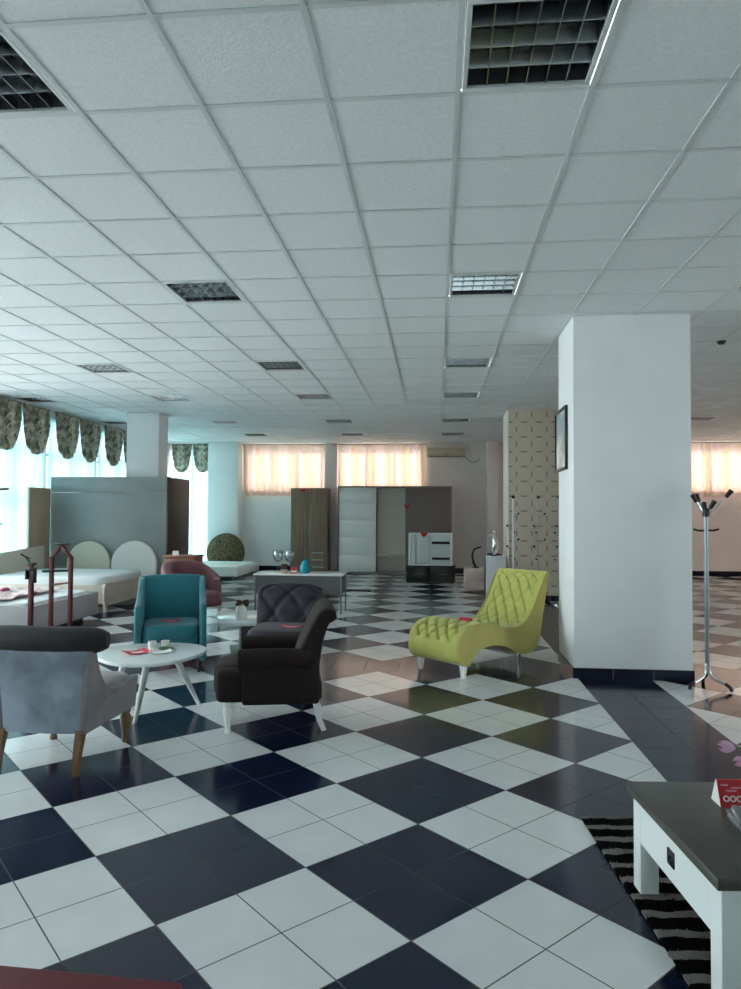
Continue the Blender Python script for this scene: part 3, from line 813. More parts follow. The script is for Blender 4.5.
t = thing('grey_bed', 'low grey lacquered bed behind the red valet stands', 'bed', (-6.9, 8.1, 0))
obj('bed_box', MB().box(0, 2.0, 0, 1.68, .08, .40, .006), M['grey_bed'], t)
obj('recessed_plinth', MB().box(.15, 1.85, .15, 1.53, 0, .08), M['black'], t)
obj('mattress', MB().pillow(.05, 1.93, .05, 1.63, .33, .44, 10, 10), M['mattress'], t)
def blan(u, v):
    x = u * 1.25; y = v * 1.35
    return Vector((x, y, .012 * math.sin(x * 14 + y * 5) + .012 * math.sin(y * 19 - x * 4) + .02))
t = thing('throw_blanket', 'rumpled pink and white blanket spread on the grey bed', 'blanket', (-6.55, 8.13, .455))
obj('cloth', MB().sheet(blan, 40, 40, .012), M['blanket'], t, 70)
obj('crimson_fold', MB().sheet(lambda u, v: Vector((.50 + u * .28, .55 + v * .35, .045 + .02 * math.sin(u * 9) + .015 * math.cos(v * 8))), 12, 12, .012), M['blanket_dark'], t, 70)

# red valet stands
t = thing('valet_stand', 'red wooden valet stand with gabled top and two uprights', 'valet stand', (-4.2, 7.5, 0))
for x in (-.11, .115):
    obj('upright', MB().box(x - .021, x + .021, -.02, .02, .04, 1.05, .004), M['redwood'], t)
obj('gable_top', MB().beam((-.125, 0, 1.03), (.005, 0, 1.18), .04, .036, .003).beam((.130, 0, 1.03), (-.0, 0, 1.18), .04, .036, .003), M['redwood'], t)
obj('cap_bar', MB().box(-.085, .085, -.04, .04, 1.185, 1.203, .003), M['black'], t)
obj('rail', MB().bar((-.20, -.03, .89), (.11, 0, .90), .013), M['black'], t)
obj('rail', MB().bar((-.11, 0, .735), (.11, 0, .765), .013), M['mahog'], t)
obj('foot', MB().box(-.15, -.08, -.24, .22, 0, .04, .008), M['redwood'], t); obj('foot', MB().box(.08, .15, -.24, .22, 0, .04, .008), M['redwood'], t)
t = thing('valet_stand', 'red wooden single post valet stand with black hanger head', 'valet stand', (-4.52, 7.45, 0))
obj('upright', MB().box(-.024, .024, -.022, .022, .04, .96, .004), M['redwood'], t)
obj('hanger_head', MB().box(-.045, .045, -.04, .04, .96, .985, .006).tube(catmull([(-.02, 0, .985), (-.06, -.02, 1.05), (-.11, -.03, 1.085)], 10), .008).tube([(-.10, -.02, 1.07), (-.03, .02, 1.03)], .006), M['black'], t)
obj('tie_clip', MB().box(-.05, -.03, -.045, .02, .80, .93, .004).box(.03, .055, -.045, .02, .76, .93, .004).box(-.05, .055, -.05, -.04, .90, .93, .003), M['black'], t)
obj('foot', MB().box(-.16, .16, -.03, .03, 0, .04, .008).box(-.03, .03, -.16, .16, 0, .039, .008), M['redwood'], t)

# leafy plant at the left edge
t = thing('potted_plant', 'potted plant whose broad leaf tips reach in at the left edge', 'plant', (-5.25, 7.0, 0))
obj('pot', MB().lathe([(0, 0), (.15, 0), (.20, .36), (.205, .38), (.18, .38), (.17, .33), (0, .33)], 24), M['terracotta'], t)
obj('soil', MB().lathe([(0, .33), (.165, .33), (.15, .345), (0, .35)], 20), M['soil'], t)
obj('stem', MB().tube(catmull([(0, 0, .34), (.02, 0, .8), (-.02, .01, 1.3), (0, 0, 1.75)], 16), lambda u: .02 - .012 * u), M['olive'], t)
def leaf(p0, p1, w, m, nm='leaf'):
    p0, p1 = Vector(p0), Vector(p1); mid = (p0 + p1) / 2 + Vector((0, 0, .07)); P = catmull([p0, mid, p1], 14)
    side = (p1 - p0).cross(Vector((0, 0, 1))).normalized()
    def fn(u, v):
        k = u * 13; i = min(int(k), 12); c = P[i].lerp(P[i + 1], k - i); s = 2 * v - 1
        return c + side * s * w * math.sin(PI * min(1, u * .93 + .05)) + Vector((0, 0, .25 * w * s * s))
    obj(nm, MB().sheet(fn, 16, 6, .003), m, t, 70)
leaf((0, 0, 1.55), (.735, .0, 1.79), .09, M['olive']); leaf((0, 0, 1.3), (.655, .02, 1.42), .05, M['blueleaf'])
leaf((0, 0, 1.7), (-.45, .3, 2.0), .06, M['leaf']); leaf((0, 0, 1.6), (-.2, -.5, 1.9), .06, M['leaf']); leaf((0, 0, 1.4), (-.5, -.2, 1.5), .06, M['leaf']); leaf((0, 0, 1.74), (.1, .5, 2.05), .06, M['leaf'])

# low white bed with the gold round headboard
t = thing('low_bed', 'low white bed frame in front of the gold round headboard', 'bed', (-6.45, 15.9, 0))
obj('bed_box', MB().box(0, 1.85, 0, .06, .08, .30, .006).box(1.79, 1.85, .06, 2.0, .08, .30, .006).box(0, .06, .06, 2.0, .08, .30, .006).box(.06, 1.79, 1.94, 2.0, .08, .30, .006), M['white_door'], t)
obj('slat_base', MB().box(.06, 1.79, .06, 1.94, .16, .22), M['inside'], t)
for x in (.08, 1.70):
    for y in (.08, 1.86): obj('leg', MB().box(x, x + .06, y, y + .06, 0, .08, .004), M['chrome'], t)
disc_headboard('gold_round_headboard', (-5.56, 18.12, 0), .515, M['gold_tuft'], 'gold glitter round headboard at the corner pillar', .1)

# brown cabinet behind mauve chair
t = thing('brown_cabinet', 'brown wooden cabinet just behind the mauve tub chair', 'cabinet', (-4.42, 11.0, 0))
obj('carcass', MB().box(0, .52, .02, .42, .06, .83, .004).box(-.02, .54, -.01, .44, .83, .86, .004), M['mahog'], t)
for x in (.01, .265): 
    dd = obj('door', MB().box(x, x + .245, 0, .02, .08, .81, .004), M['mahog'], t)
    obj('knob', MB().ball((x + (.22 if x < .1 else .025), -.012, .5), .012), M['chrome'], dd)
for x in (.02, .45):
    for y in (.04, .35): obj('leg', MB().box(x, x + .05, y, y + .05, 0, .06), M['mahog'], t)
t = thing('price_card', 'small folded white card on the brown cabinet', 'card', (-4.25, 11.1, .86), .3)
obj('card', MB().prism([(-.035, 0), (-.033, 0), (0, .07), (.033, 0), (.035, 0), (.001, .074), (-.001, .074)], -.05, .05), M['paper'], t)

# grey table with goblets behind the aubergine chair
t = thing('grey_table', 'long grey table with white top behind the aubergine armchair', 'table', (-2.85, 10.72, 0))
obj('table_top', MB().box(0, 1.42, 0, .62, .585, .61, .004), M['white_top'], t)
obj('apron', MB().box(.03, 1.39, .03, .05, .30, .585).box(1.37, 1.39, .05, .59, .30, .585).box(.03, .05, .05, .59, .30, .585).box(.03, 1.39, .57, .59, .30, .585), mat('grey_apron', (.10, .105, .105), .4), t)
for x in (.02, 1.375):
    for y in (.02, .575): obj('leg', MB().box(x, x + .025, y, y + .025, 0, .585, .003), M['steel'], t)
g = None
for k, (x, lab) in enumerate(((-2.53, 'left tall clear glass goblet on the grey table'), (-2.34, 'right tall clear glass goblet on the grey table'))):
    t2 = thing('glass_goblet', lab, 'goblet', (x, 11.05, .61), 0, 'tall glass goblets')
    obj('bowl', MB().lathe([(.012, .16), (.055, .19), (.082, .25), (.08, .32), (.068, .35), (.065, .35), (.077, .32), (.078, .25), (.052, .195), (0, .168)], 24), M['goblet'], t2)
    obj('stem', MB().lathe([(0, 0), (.05, 0), (.045, .008), (.009, .02), (.008, .16), (0, .165)], 20), M['goblet'], t2)
t = thing('teal_vase', 'teal ceramic vase on the grey table', 'vase', (-2.06, 10.9, .61))
obj('vase_body', MB().lathe([(0, 0), (.065, 0), (.085, .05), (.08, .11), (.05, .165), (.035, .20), (.048, .225), (.04, .225), (.028, .20), (.0, .19)], 28), M['vase_teal'], t)
t = thing('red_card', 'red and white card standing left of the teal vase', 'card', (-2.23, 10.86, .61), .2)
obj('card', MB().prism([(-.04, 0), (-.036, 0), (0, .095), (.036, 0), (.04, 0), (.002, .10), (-.002, .10)], -.05, .05), M['pinkred'], t)
obj('white_label', MB().box(-.045, .045, -.027, -.022, .02, .05, T=TR(0, -.006, 0)), M['paper'], t)
t = thing('dried_posy', 'dark dried posy in a low pot on the grey table', 'posy', (-2.38, 10.86, .61))
obj('pot', MB().lathe([(0, 0), (.05, 0), (.065, .06), (.055, .06), (.045, .02), (0, .02)], 18), M['beige_board'], t)
b = MB(); rnd = random.Random(4)
for k in range(16):
    a, r = rnd.uniform(0, 6.28), rnd.uniform(0, .06); b.ball((r * math.cos(a), r * math.sin(a), .07 + rnd.uniform(0, .06)), .025, u=8, v=5)
obj('flowers', b, M['flower_dark'], t)
t = thing('floor_mat', 'small black mat lying on floor right of the grey table', 'mat', (-1.87, 13.95, 0))
obj('mat', MB().box(0, .55, 0, .28, .001, .014, .004), M['mat'], t)

# ------------------------------------------------------------------ seating
def turned_leg(h, r, m, nm, parent, x, y, curve=None):
    prof = [(0, 0), (r * .62, 0), (r * .7, h * .06), (r * .55, h * .14), (r * .62, h * .3), (r * 1.02, h * .62), (r * 1.0, h * .75), (r * .7, h * .82), (r * .95, h * .88), (r * .95, h), (0, h)]
    return obj(nm, MB().lathe(prof, 16, T=TR(x, y, 0)), m, parent)
def sabre_leg(pts, w0, w1, m, nm, parent):
    P = catmull(pts, 10)
    b = MB().tube(P, lambda u: (w0 + (w1 - w0) * u), 4)
    return obj(nm, b, m, parent)

def tuft_fn(pu, pv, length, depth, ulim, v0, v1):
    """deep-buttoned diamonds; x in metres, v in 0..1 along the curve of the given length"""
    def f(x, v):
        if abs(x) > ulim or v < v0 or v > v1: fade = 0
        else: fade = min(1, (ulim - abs(x)) / .03) * min(1, (v - v0) / .03) * min(1, (v1 - v) / .03)
        if fade <= 0: return 0
        a = x / pu + v * length / pv; c = x / pu - v * length / pv
        da, dc = abs(a - round(a)), abs(c - round(c))
        crease = math.exp(-(min(da, dc) / .11) ** 2) * .5
        btn = math.exp(-((da * da + dc * dc) / .03))
        return fade * depth * max(crease, btn)
    return f

def roll_chair(name, label, loc, rotz, m, tuft):
    """armchair with rolled back and rolled arms; local front is -Y"""
    t = thing(name, label, 'armchair', loc, rotz)
    obj('seat_frame', MB().box(-.27, .27, -.36, .34, .22, .37, .03, 3), m, t)
    obj('seat_cushion', MB().pillow(-.235, .235, -.43, .22, .24, .48, 6, 10), m, t)
    obj('seat_front', MB().pillow(-.30, .30, -.41, -.16, .215, .465, 6, 10), m, t)
    for s in (-1, 1):
        a = obj('armrest', MB().box(s * .275 - .05, s * .275 + .05, -.215, .32, .215, .52, .02, 3), m, t)
        obj('arm_roll', MB().tube(catmull([(s * .285, -.235, .525), (s * .285, -.22, .525), (s * .285, .0, .53), (s * .285, .26, .525)], 14), lambda u: .074 * min(1, .8 + u * 8), 18), m, a)
    up = catmull([(0, .13, .44), (0, .17, .58), (0, .225, .70), (0, .275, .80), (0, .325, .868), (0, .385, .886), (0, .43, .866)], 60)
    lo = catmull([(0, .315, .225), (0, .325, .45), (0, .35, .63), (0, .375, .73), (0, .395, .77), (0, .42, .785), (0, .445, .81)], 60)
    tf = tuft_fn(.17, .21, .60, .03, .25, .12, .80) if tuft else None
    bk = obj('backrest', MB().slab([(p.y, p.z) for p in up], [(p.y, p.z) for p in lo], .64, 40, 8, tf), m, t, 60)
    if tuft:
        for (x, v) in ((-.17, .35), (0, .35), (.17, .35), (-.085, .525), (.085, .525), (0, .70), (-.17, .70), (.17, .70)):
            p = up[int(v * 59)]; obj('button', MB().ball((x, p.y + .012, p.z - .005), .012, u=8, v=6), m, bk)
    for s in (-1, 1):
        turned_leg(.225, .034, M['white_lacquer'], 'leg', t, s * .207, -.32)
        sabre_leg([(s * .207, .36, .0), (s * .207, .32, .10), (s * .207, .295, .23)], .024, .034, M['white_lacquer'], 'leg', t)
    return t
roll_chair('roll_back_armchair', 'brown-black roll back armchair seen side on with white legs', (-1.19, 5.12, 0), math.radians(-78.5), M['dark_fabric'], False)
t = thing('tufted_chair', 'aubergine velvet armless chair with tufted back beyond the brown-black one', 'chair', (-1.42, 6.52, 0), math.radians(2))
up = catmull([(0, .10, .42), (0, .14, .56), (0, .19, .72), (0, .225, .82), (0, .25, .865)], 60)
lo = catmull([(0, .24, .22), (0, .26, .45), (0, .30, .68), (0, .32, .80), (0, .30, .868)], 60)
b = MB().slab([(p.y, p.z) for p in up], [(p.y, p.z) for p in lo], .64, 44, 9, tuft_fn(.30, .30, .47, .045, .30, .08, .97))
for v in b.bm.verts:
    k = max(0, (v.co.z - .42) / .45); v.co.x *= .95 + .05 * k; v.co.z -= .045 * k * (v.co.x / .32) ** 4
bk = obj('backrest', b, M['purple'], t, 60)
for (x, z, y) in ((0, .64, .185), (-.15, .52, .15), (.15, .52, .15), (-.15, .76, .225), (.15, .76, .225)): obj('button', MB().ball((x, y, z), .014, u=8, v=6), M['purple'], bk)
obj('seat_cushion', MB().pillow(-.30, .30, -.36, .20, .27, .505, 7, 10), M['purple'], t)
obj('seat_frame', MB().box(-.275, .275, -.33, .22, .22, .32, .02, 3), M['purple'], t)
for x in (-.23, .23):
    for y in (-.28, .22): obj('leg', MB().lathe([(0, 0), (.014, 0), (.024, .23), (0, .23)], 12, T=TR(x, y, 0)), M['black'], t)

# grey velvet chair, back to the camera
t = thing('velvet_chair', 'grey velvet chair with charcoal rolled top and oak legs', 'armchair', (-2.35, 4.29, 0), math.radians(180))
up = catmull([(0, .17, .42), (0, .20, .55), (0, .23, .68), (0, .25, .78)], 24)
lo = catmull([(0, .295, .235), (0, .30, .42), (0, .31, .60), (0, .32, .78)], 24)
b = MB().slab([(p.y, p.z) for p in up], [(p.y, p.z) for p in lo], .60, 32, 9)
for v in b.bm.verts:      # the back tapers to the seat and bows slightly
    k = (v.co.z - .235) / .545; v.co.x *= .86 + .16 * k
    v.co.y += -.35 * (v.co.x ** 2) * .6 + .012
obj('backrest', b, M['velvet'], t, 60)
def rollpath():
    return [( x, .27 - .25 * x * x + .0, .782) for x in [-.385 + .77 * k / 24 for k in range(25)]]
rb = MB().tube(rollpath(), lambda u: .083 * (1 - abs(2 * u - 1) ** 8 * .42), 24)
obj('rolled_top', rb, M['charcoal'], t, 60)  # rolled top coloured darker than the back
obj('seat_cushion', MB().pillow(-.29, .29, -.37, .22, .30, .475, 6, 10), M['velvet_side'], t)
obj('seat_frame', MB().box(-.285, .285, -.345, .27, .225, .36, .03, 3), M['velvet_side'], t)
wing = [(.295, .235), (.30, .74), (.25, .76), (.215, .68), (.15, .555), (.07, .475), (-.04, .435), (-.18, .432), (-.345, .445), (-.355, .40), (-.345, .23)]
wingc = catmull([(0, *p) for p in wing], 44)
for s in (-1, 1):
    b = MB().prism([(p.y, p.z) for p in wingc], -.028, .028, .012, 2)
    for v in b.bm.verts:
        k = (v.co.z - .235) / .545; v.co.x += s * (.262 + .028 * k + .03 * max(0, (.25 - v.co.y)) )
    obj('wing', b, M['velvet_side'], t, 50)
for s in (-1, 1):
    sabre_leg([(s * .245, .33, .0), (s * .245, .315, .12), (s * .245, .275, .25)], .022, .034, M['oak'], 'leg', t)
    turned_leg(.235, .036, M['oak'], 'leg', t, s * .255, -.305)

# teal armchair
t = thing('teal_armchair', 'teal velvet armchair facing the white round table', 'armchair', (-2.66, 6.86, 0), math.radians(20))
obj('seat_frame', MB().box(-.255, .255, -.34, .30, .13, .36, .02, 3), M['teal'], t)
obj('seat_cushion', MB().pillow(-.27, .27, -.365, .24, .31, .475, 6, 10), M['teal'], t)
up = catmull([(0, .20, .40), (0, .225, .60), (0, .27, .77), (0, .30, .88), (0, .325, .893)], 40)
lo = catmull([(0, .34, .13), (0, .345, .45), (0, .36, .70), (0, .365, .86), (0, .345, .89)], 40)
b = MB().slab([(p.y, p.z) for p in up], [(p.y, p.z) for p in lo], .64, 32, 10)
for v in b.bm.verts:
    if v.co.z > .5: v.co.z += .018 * (1 - (v.co.x / .30) ** 2) * (v.co.z - .5) / .45; 
obj('backrest', b, M['teal'], t, 60)
armp = [(-.36, .115), (-.365, .60), (-.35, .645), (-.30, .665), (-.20, .68), (-.04, .72), (.10, .79), (.20, .85), (.29, .884), (.345, .88), (.355, .115)]
for s in (-1, 1):
    obj('armrest', MB().prism(armp, s * .305 - .032, s * .305 + .032, .022, 4), M['teal'], t, 50)
for x in (-.27, .27):
    for y in (-.30, .29): obj('leg', MB().lathe([(0, 0), (.015, 0), (.024, .13), (0, .13)], 12, T=TR(x, y, 0)), M['black'], t)

# mauve tub chair
t = thing('tub_chair', 'mauve velvet tub chair partly behind the teal armchair', 'armchair', (-3.42, 9.55, 0), math.radians(58))
def shell(inner):
    def fn(u, v):
        a = (u - .5) * 2 * math.radians(140)          # 0 = back (+Y)
        k = max(0, 1 - abs(a) / math.radians(140)); hz = .615 + .255 * (1 - math.cos(PI * min(1, k * 1.25))) / 2
        return a, hz
    return fn
def tubshell(u, v):
    a = (u - .5) * 2 * math.radians(138); k = max(0, 1 - abs(a) / math.radians(138))
    hz = .62 + .25 * (1 - math.cos(PI * min(1, k * 1.3))) / 2
    # loop round the wall section
    q = v * 2 * PI; th = .055
    cx = math.copysign(abs(math.cos(q)) ** .5, math.cos(q)); cz = math.copysign(abs(math.sin(q)) ** .35, math.sin(q))
    rad = .34 + th * cx; z = (.25 + hz) / 2 + (hz - .25) / 2 * cz
    return Vector((rad * 1.08 * math.sin(a), rad * math.cos(a), z))
b = MB().grid(tubshell, 48, 24)
bmesh.ops.remove_doubles(b.bm, verts=b.bm.verts[:], dist=1e-5); bmesh.ops.holes_fill(b.bm, edges=b.bm.edges[:], sides=40)
bmesh.ops.recalc_face_normals(b.bm, faces=b.bm.faces[:])
obj('tub_back', b, M['mauve'], t, 60)
obj('seat_cushion', MB().pillow(-.30, .30, -.36, .28, .28, .47, 5, 10), M['mauve'], t)
obj('seat_frame', MB().box(-.29, .29, -.33, .25, .25, .36, .03, 3), M['mauve'], t)
for x in (-.27, .27):
    for y in (-.27, .22): obj('leg', MB().lathe([(0, 0), (.014, 0), (.026, .26), (0, .26)], 12, T=TR(x, y, 0)), M['cream_wood'], t)

# lime chaise longue; local -Y is the foot end
t = thing('chaise_longue', 'lime green tufted chaise longue with curved back and white feet', 'chaise longue', (.365, 7.225, 0), math.radians(-42))
LN = 140
upc = catmull([(0, -.49, .12), (0, -.575, .17), (0, -.60, .28), (0, -.56, .41), (0, -.44, .49), (0, -.28, .505), (0, -.08, .475), (0, .14, .43), (0, .34, .415), (0, .48, .45), (0, .605, .56), (0, .70, .70), (0, .795, .85), (0, .85, .92), (0, .895, .945)], LN)
loc_ = catmull([(0, -.45, .11), (0, -.44, .11), (0, -.425, .115), (0, -.395, .155), (0, -.32, .225), (0, -.18, .262), (0, .0, .26), (0, .16, .225), (0, .28, .17), (0, .38, .125), (0, .56, .115), (0, .73, .20), (0, .805, .48), (0, .89, .78), (0, .925, .92)], LN)
tl = sum((upc[k + 1] - upc[k]).length for k in range(LN - 1))
PU, PV = .13, .165
tf = tuft_fn(PU, PV, tl, .065, .27, .17, .955)
body = obj('upholstered_body', MB().slab([(p.y, p.z) for p in upc], [(p.y, p.z) for p in loc_], .64, 72, 14, tf), M['lime'], t, 70)
for s in (-1, 1):          # piped side panels
    pts = [(p.y, p.z) for p in upc[6:-4:2]] + [(p.y, p.z) for p in loc_[-4:6:-2]]
    cy, cz = 0, 0
    b = MB().prism(pts, s * .318 - .006, s * .318 + .006)
    for v in b.bm.verts: v.co.y = v.co.y * .985 + .0; v.co.z = .5 + (v.co.z - .5) * .985 - .004
    obj('side_panel', b, M['lime_side'], t, 50)
# covered buttons where the diamonds meet
vv = []
for n in range(1, 40):
    v = n * PV / 2 / tl
    if not .2 < v < .94: continue
    for mx in range(-2, 3):
        x = mx * PU / 2 * 2 + (PU / 2 if n % 2 else 0)
        if abs(x) < .255: vv.append((x, v))
for x, v in vv:
    k = int(v * (LN - 1)); U, L = upc[k], loc_[k]; nrm = (U - L).normalized(); p = U - nrm * .056
    obj('button', MB().ball((x, p.y, p.z), .013, u=8, v=6), M['lime'], t)
for s in (-1, 1):
    obj('leg', MB().lathe([(0, 0), (.022, 0), (.042, .13), (0, .13)], 4, T=TR(s * .275, -.46, 0) @ RZ(PI / 4)), M['white_lacquer'], t)
    obj('leg', MB().lathe([(0, 0), (.014, 0), (.022, .13), (0, .13)], 12, T=TR(s * .27, .44, 0)), M['chrome'], t)

# red cards lying on seats
def leaflet(name, label, loc, rotz, sx, sy, m, tilt=(0, 0)):
    t = thing(name, label, 'leaflet', loc, rotz)
    def fn(u, v): return Vector(((u - .5) * sx, (v - .5) * sy, .012 * (2 * u - 1) ** 2 + .004 + tilt[0] * (u - .5) * sx + tilt[1] * (v - .5) * sy))
    obj('card', MB().sheet(fn, 8, 4, .003), m, t)
    obj('print', MB().sheet(lambda u, v: fn(.25 + u * .5, .3 + v * .2) + Vector((0, 0, .0035)), 6, 2, .001), M['paper'], t)
    return t
leaflet('leaflet', 'pink-red leaflet lying on the teal armchair seat', (-2.60, 6.70, .478), .3, .16, .11, M['pinkred'])
leaflet('leaflet', 'dark red leaflet lying on the aubergine armchair seat', (-1.32, 6.33, .507), -.1, .17, .09, M['pinkred'])
t = thing('red_tag', 'bright red folded tag lying on the lime chaise seat', 'tag', (.30, 7.04, .492), -.5)
obj('tag', MB().prism([(-.045, 0), (-.04, 0), (0, .026), (.04, 0), (.045, 0), (.0, .032)], -.06, .06), M['red'], t)

# ------------------------------------------------------------------ round white table
t = thing('round_table', 'white rounded three-legged table between the grey and teal armchairs', 'table', (-2.15, 5.13, 0))
pts = []
for k in range(72):
    a = 2 * PI * k / 72; r = .405 + .022 * math.cos(3 * (a - math.radians(165)))
    pts.append((r * math.cos(a), r * math.sin(a)))
obj('table_top', MB().plate(pts, .472, .498, .006, 3), M['white_top'], t)
for a, fx_, fy_ in ((0, -.06, -.13), (1, .26, .37), (2, -.42, .20)):
    top = Vector((fx_ * .55, fy_ * .55, .472)) if a else Vector((.06, -.20, .472))
    if a == 1: top = Vector((.18, .02, .472))
    obj('leg', MB().tube([(fx_, fy_, 0), tuple(top)], lambda u: .015 + .013 * u, 14), M['white_lacquer'], t)
obj('sub_frame', MB().plate([(math.cos(2 * PI * k / 24) * .25, math.sin(2 * PI * k / 24) * .25 + .0) for k in range(24)], .455, .472), M['white_lacquer'], t)
leaflet('leaflet', 'red folded leaflet at the left of the white round table', (-2.24, 5.08, .498), .75, .18, .16, M['pinkred'])
leaflet('white_paper', 'white paper sheet lying beside the red leaflet on round table', (-2.06, 5.10, .498), .5, .16, .11, M['paper'])
for k, (x, y, lab) in enumerate(((-2.21, 5.30, 'left white tealight cup on the round table'), (-2.12, 5.34, 'right white tealight cup on the round table'))):
    q = thing('tealight_cup', lab, 'cup', (x, y, .498), 0, 'tealight cups on the round table')
    obj('cup', MB().lathe([(0, 0), (.026, 0), (.033, .05), (.03, .05), (.022, .01), (0, .01)], 20), M['vase_white'], q)
    obj('candle', MB().lathe([(0, .011), (.021, .011), (.025, .035), (0, .035)], 16), M['paper'], q)
q = thing('saucer', 'small green glass saucer in front of the tealight cups', 'saucer', (-2.07, 5.23, .498))
obj('dish', MB().lathe([(0, 0), (.03, 0), (.06, .012), (.06, .015), (.028, .005), (0, .005)], 20), M['leaf'], q)

# ------------------------------------------------------------------ black side table with white top
t = thing('side_table', 'white topped side table on black block base', 'side table', (-1.93, 7.55, 0), math.radians(19))
obj('table_top', MB().box(-.45, .45, -.46, .46, .39, .425, .005), M['white_top'], t)
obj('block', MB().box(-.20, .40, -.10, .40, .04, .39, .004), M['black'], t)
obj('base_plate', MB().box(-.30, .44, -.14, .44, 0, .04, .005), M['black'], t)
t = thing('white_vase', 'small white vase with dark dried flowers on the side table', 'vase', (-2.06, 7.28, .425))
obj('vase_body', MB().lathe([(0, 0), (.05, 0), (.065, .05), (.06, .10), (.045, .14), (.05, .15), (.04, .15), (.036, .13), (0, .12)], 24), M['vase_white'], t)
b = MB(); rnd = random.Random(2)
for k in range(14):
    a, r = rnd.uniform(0, 6.28), rnd.uniform(.01, .07); b.ball((r * math.cos(a), r * math.sin(a), .165 + rnd.uniform(-.01, .035)), .022, u=8, v=5)
obj('flowers', b, M['flower_dark'], t)

# ------------------------------------------------------------------ coffee table, rug and the things on it
RT = math.radians(4.9)
t = thing('coffee_table', 'white coffee table with dark grey top on striped rug', 'coffee table', (.797, 3.045, .018), RT)
TW, TD, TZ = 1.15, .785, .417
obj('table_top', MB().box(0, TW, -TD, 0, TZ - .038, TZ, .003), M['grey_top'], t)
i0 = .022
for x in (i0, TW - i0 - .075):
    for y in (-TD + i0, -i0 - .075): obj('leg', MB().box(x, x + .075, y, y + .075, 0, TZ - .038, .003), M['white_paint'], t)
ap = obj('apron', MB().box(i0 + .0015, i0 + .022, -TD + i0 + .075, -i0 - .075, .205, TZ - .038).box(TW - i0 - .026, TW - i0 - .006, -TD + i0 + .075, -i0 - .075, .205, TZ - .038)
         .box(i0 + .075, TW - i0 - .075, -i0 - .026, -i0 - .006, .205, TZ - .038).box(i0 + .075, TW - i0 - .075, -TD + i0 + .006, -TD + i0 + .026, .205, TZ - .038), M['white_paint'], t)
obj('drawer_pull', MB().box(i0 - .004, i0 + .006, -TD / 2 - .029, -TD / 2 + .029, .260, .318, .003).ball((i0 - .006, -TD / 2, .289), .009), M['black'], t)

t = thing('striped_rug', 'black and grey striped shaggy rug under the coffee table', 'rug', (.738, 3.697, 0), math.radians(4.2))
rb = MB().box(0, 1.9, -2.5, 0, .001, .012, .004)
obj('pile', rb, M['rug'], t)
rnd = random.Random(11); fb = MB(); b = fb.bm
for k in range(9000):     # short tufts
    x, y = rnd.uniform(-.006, 1.2), rnd.uniform(-2.5, .004); a = rnd.uniform(0, 6.28); l = rnd.uniform(.006, .012); w_ = .005
    dx, dy = math.cos(a), math.sin(a); ex, ey = rnd.uniform(-.008, .008), rnd.uniform(-.008, .008)
    v = [b.verts.new((x - dx * w_, y - dy * w_, .009)), b.verts.new((x + dx * w_, y + dy * w_, .009)), b.verts.new((x + ex, y + ey, .012 + l))]
    b.faces.new(v)
setp(obj('tufts', fb, M['rug'], t), kind='stuff')

def text_mesh(txt, size, name, parent, T, m, ext=.0006):
    cu = bpy.data.curves.new('lettering', 'FONT'); cu.body = txt; cu.size = size; cu.extrude = ext; cu.align_x = 'LEFT'; cu.offset = size * .02
    o = bpy.data.objects.new('lettering_tmp', cu); COL.objects.link(o)
    dg = bpy.context.evaluated_depsgraph_get(); me = bpy.data.meshes.new_from_object(o.evaluated_get(dg))
    bpy.data.objects.remove(o); bpy.data.curves.remove(cu)
    me.transform(T); me.materials.append(m)
    o = bpy.data.objects.new(name, me); COL.objects.link(o); o.parent = parent
    return o
# tent card: triangular prism lying along x
t = thing('tent_card', 'red tent card with white lettering on the coffee table', 'sign', (1.085, 2.852, .435), math.radians(2))
CWd = .24; hh = .092; dd = .043
obj('card', MB().prism([(-dd, 0), (dd, 0), (.004, hh), (-.004, hh)], 0.0015, CWd), M['red'], t)
obj('white_end', MB().prism([(-dd + .001, .001), (dd - .001, .001), (.003, hh - .001), (-.003, hh - .001)], 0, .0014), M['paper'], t)
sl = math.atan2(hh, dd - .004)
TB = TR(0, -dd - .0006, 0) @ RX(sl)
setp(text_mesh('OOOBOO', .030, 'lettering', t, TB @ TR(.014, .022, .0006), M['paper']))
text_mesh('oooo', .013, 'lettering', t, TB @ TR(.012, .078, .0006), M['pinkpetal'])
text_mesh('oooooooo', .012, 'lettering', t, TB @ TR(.050, .069, .0006), M['pinkpetal'])
text_mesh('oooooo', .012, 'lettering', t, TB @ TR(.030, .058, .0006), M['pinkpetal'])

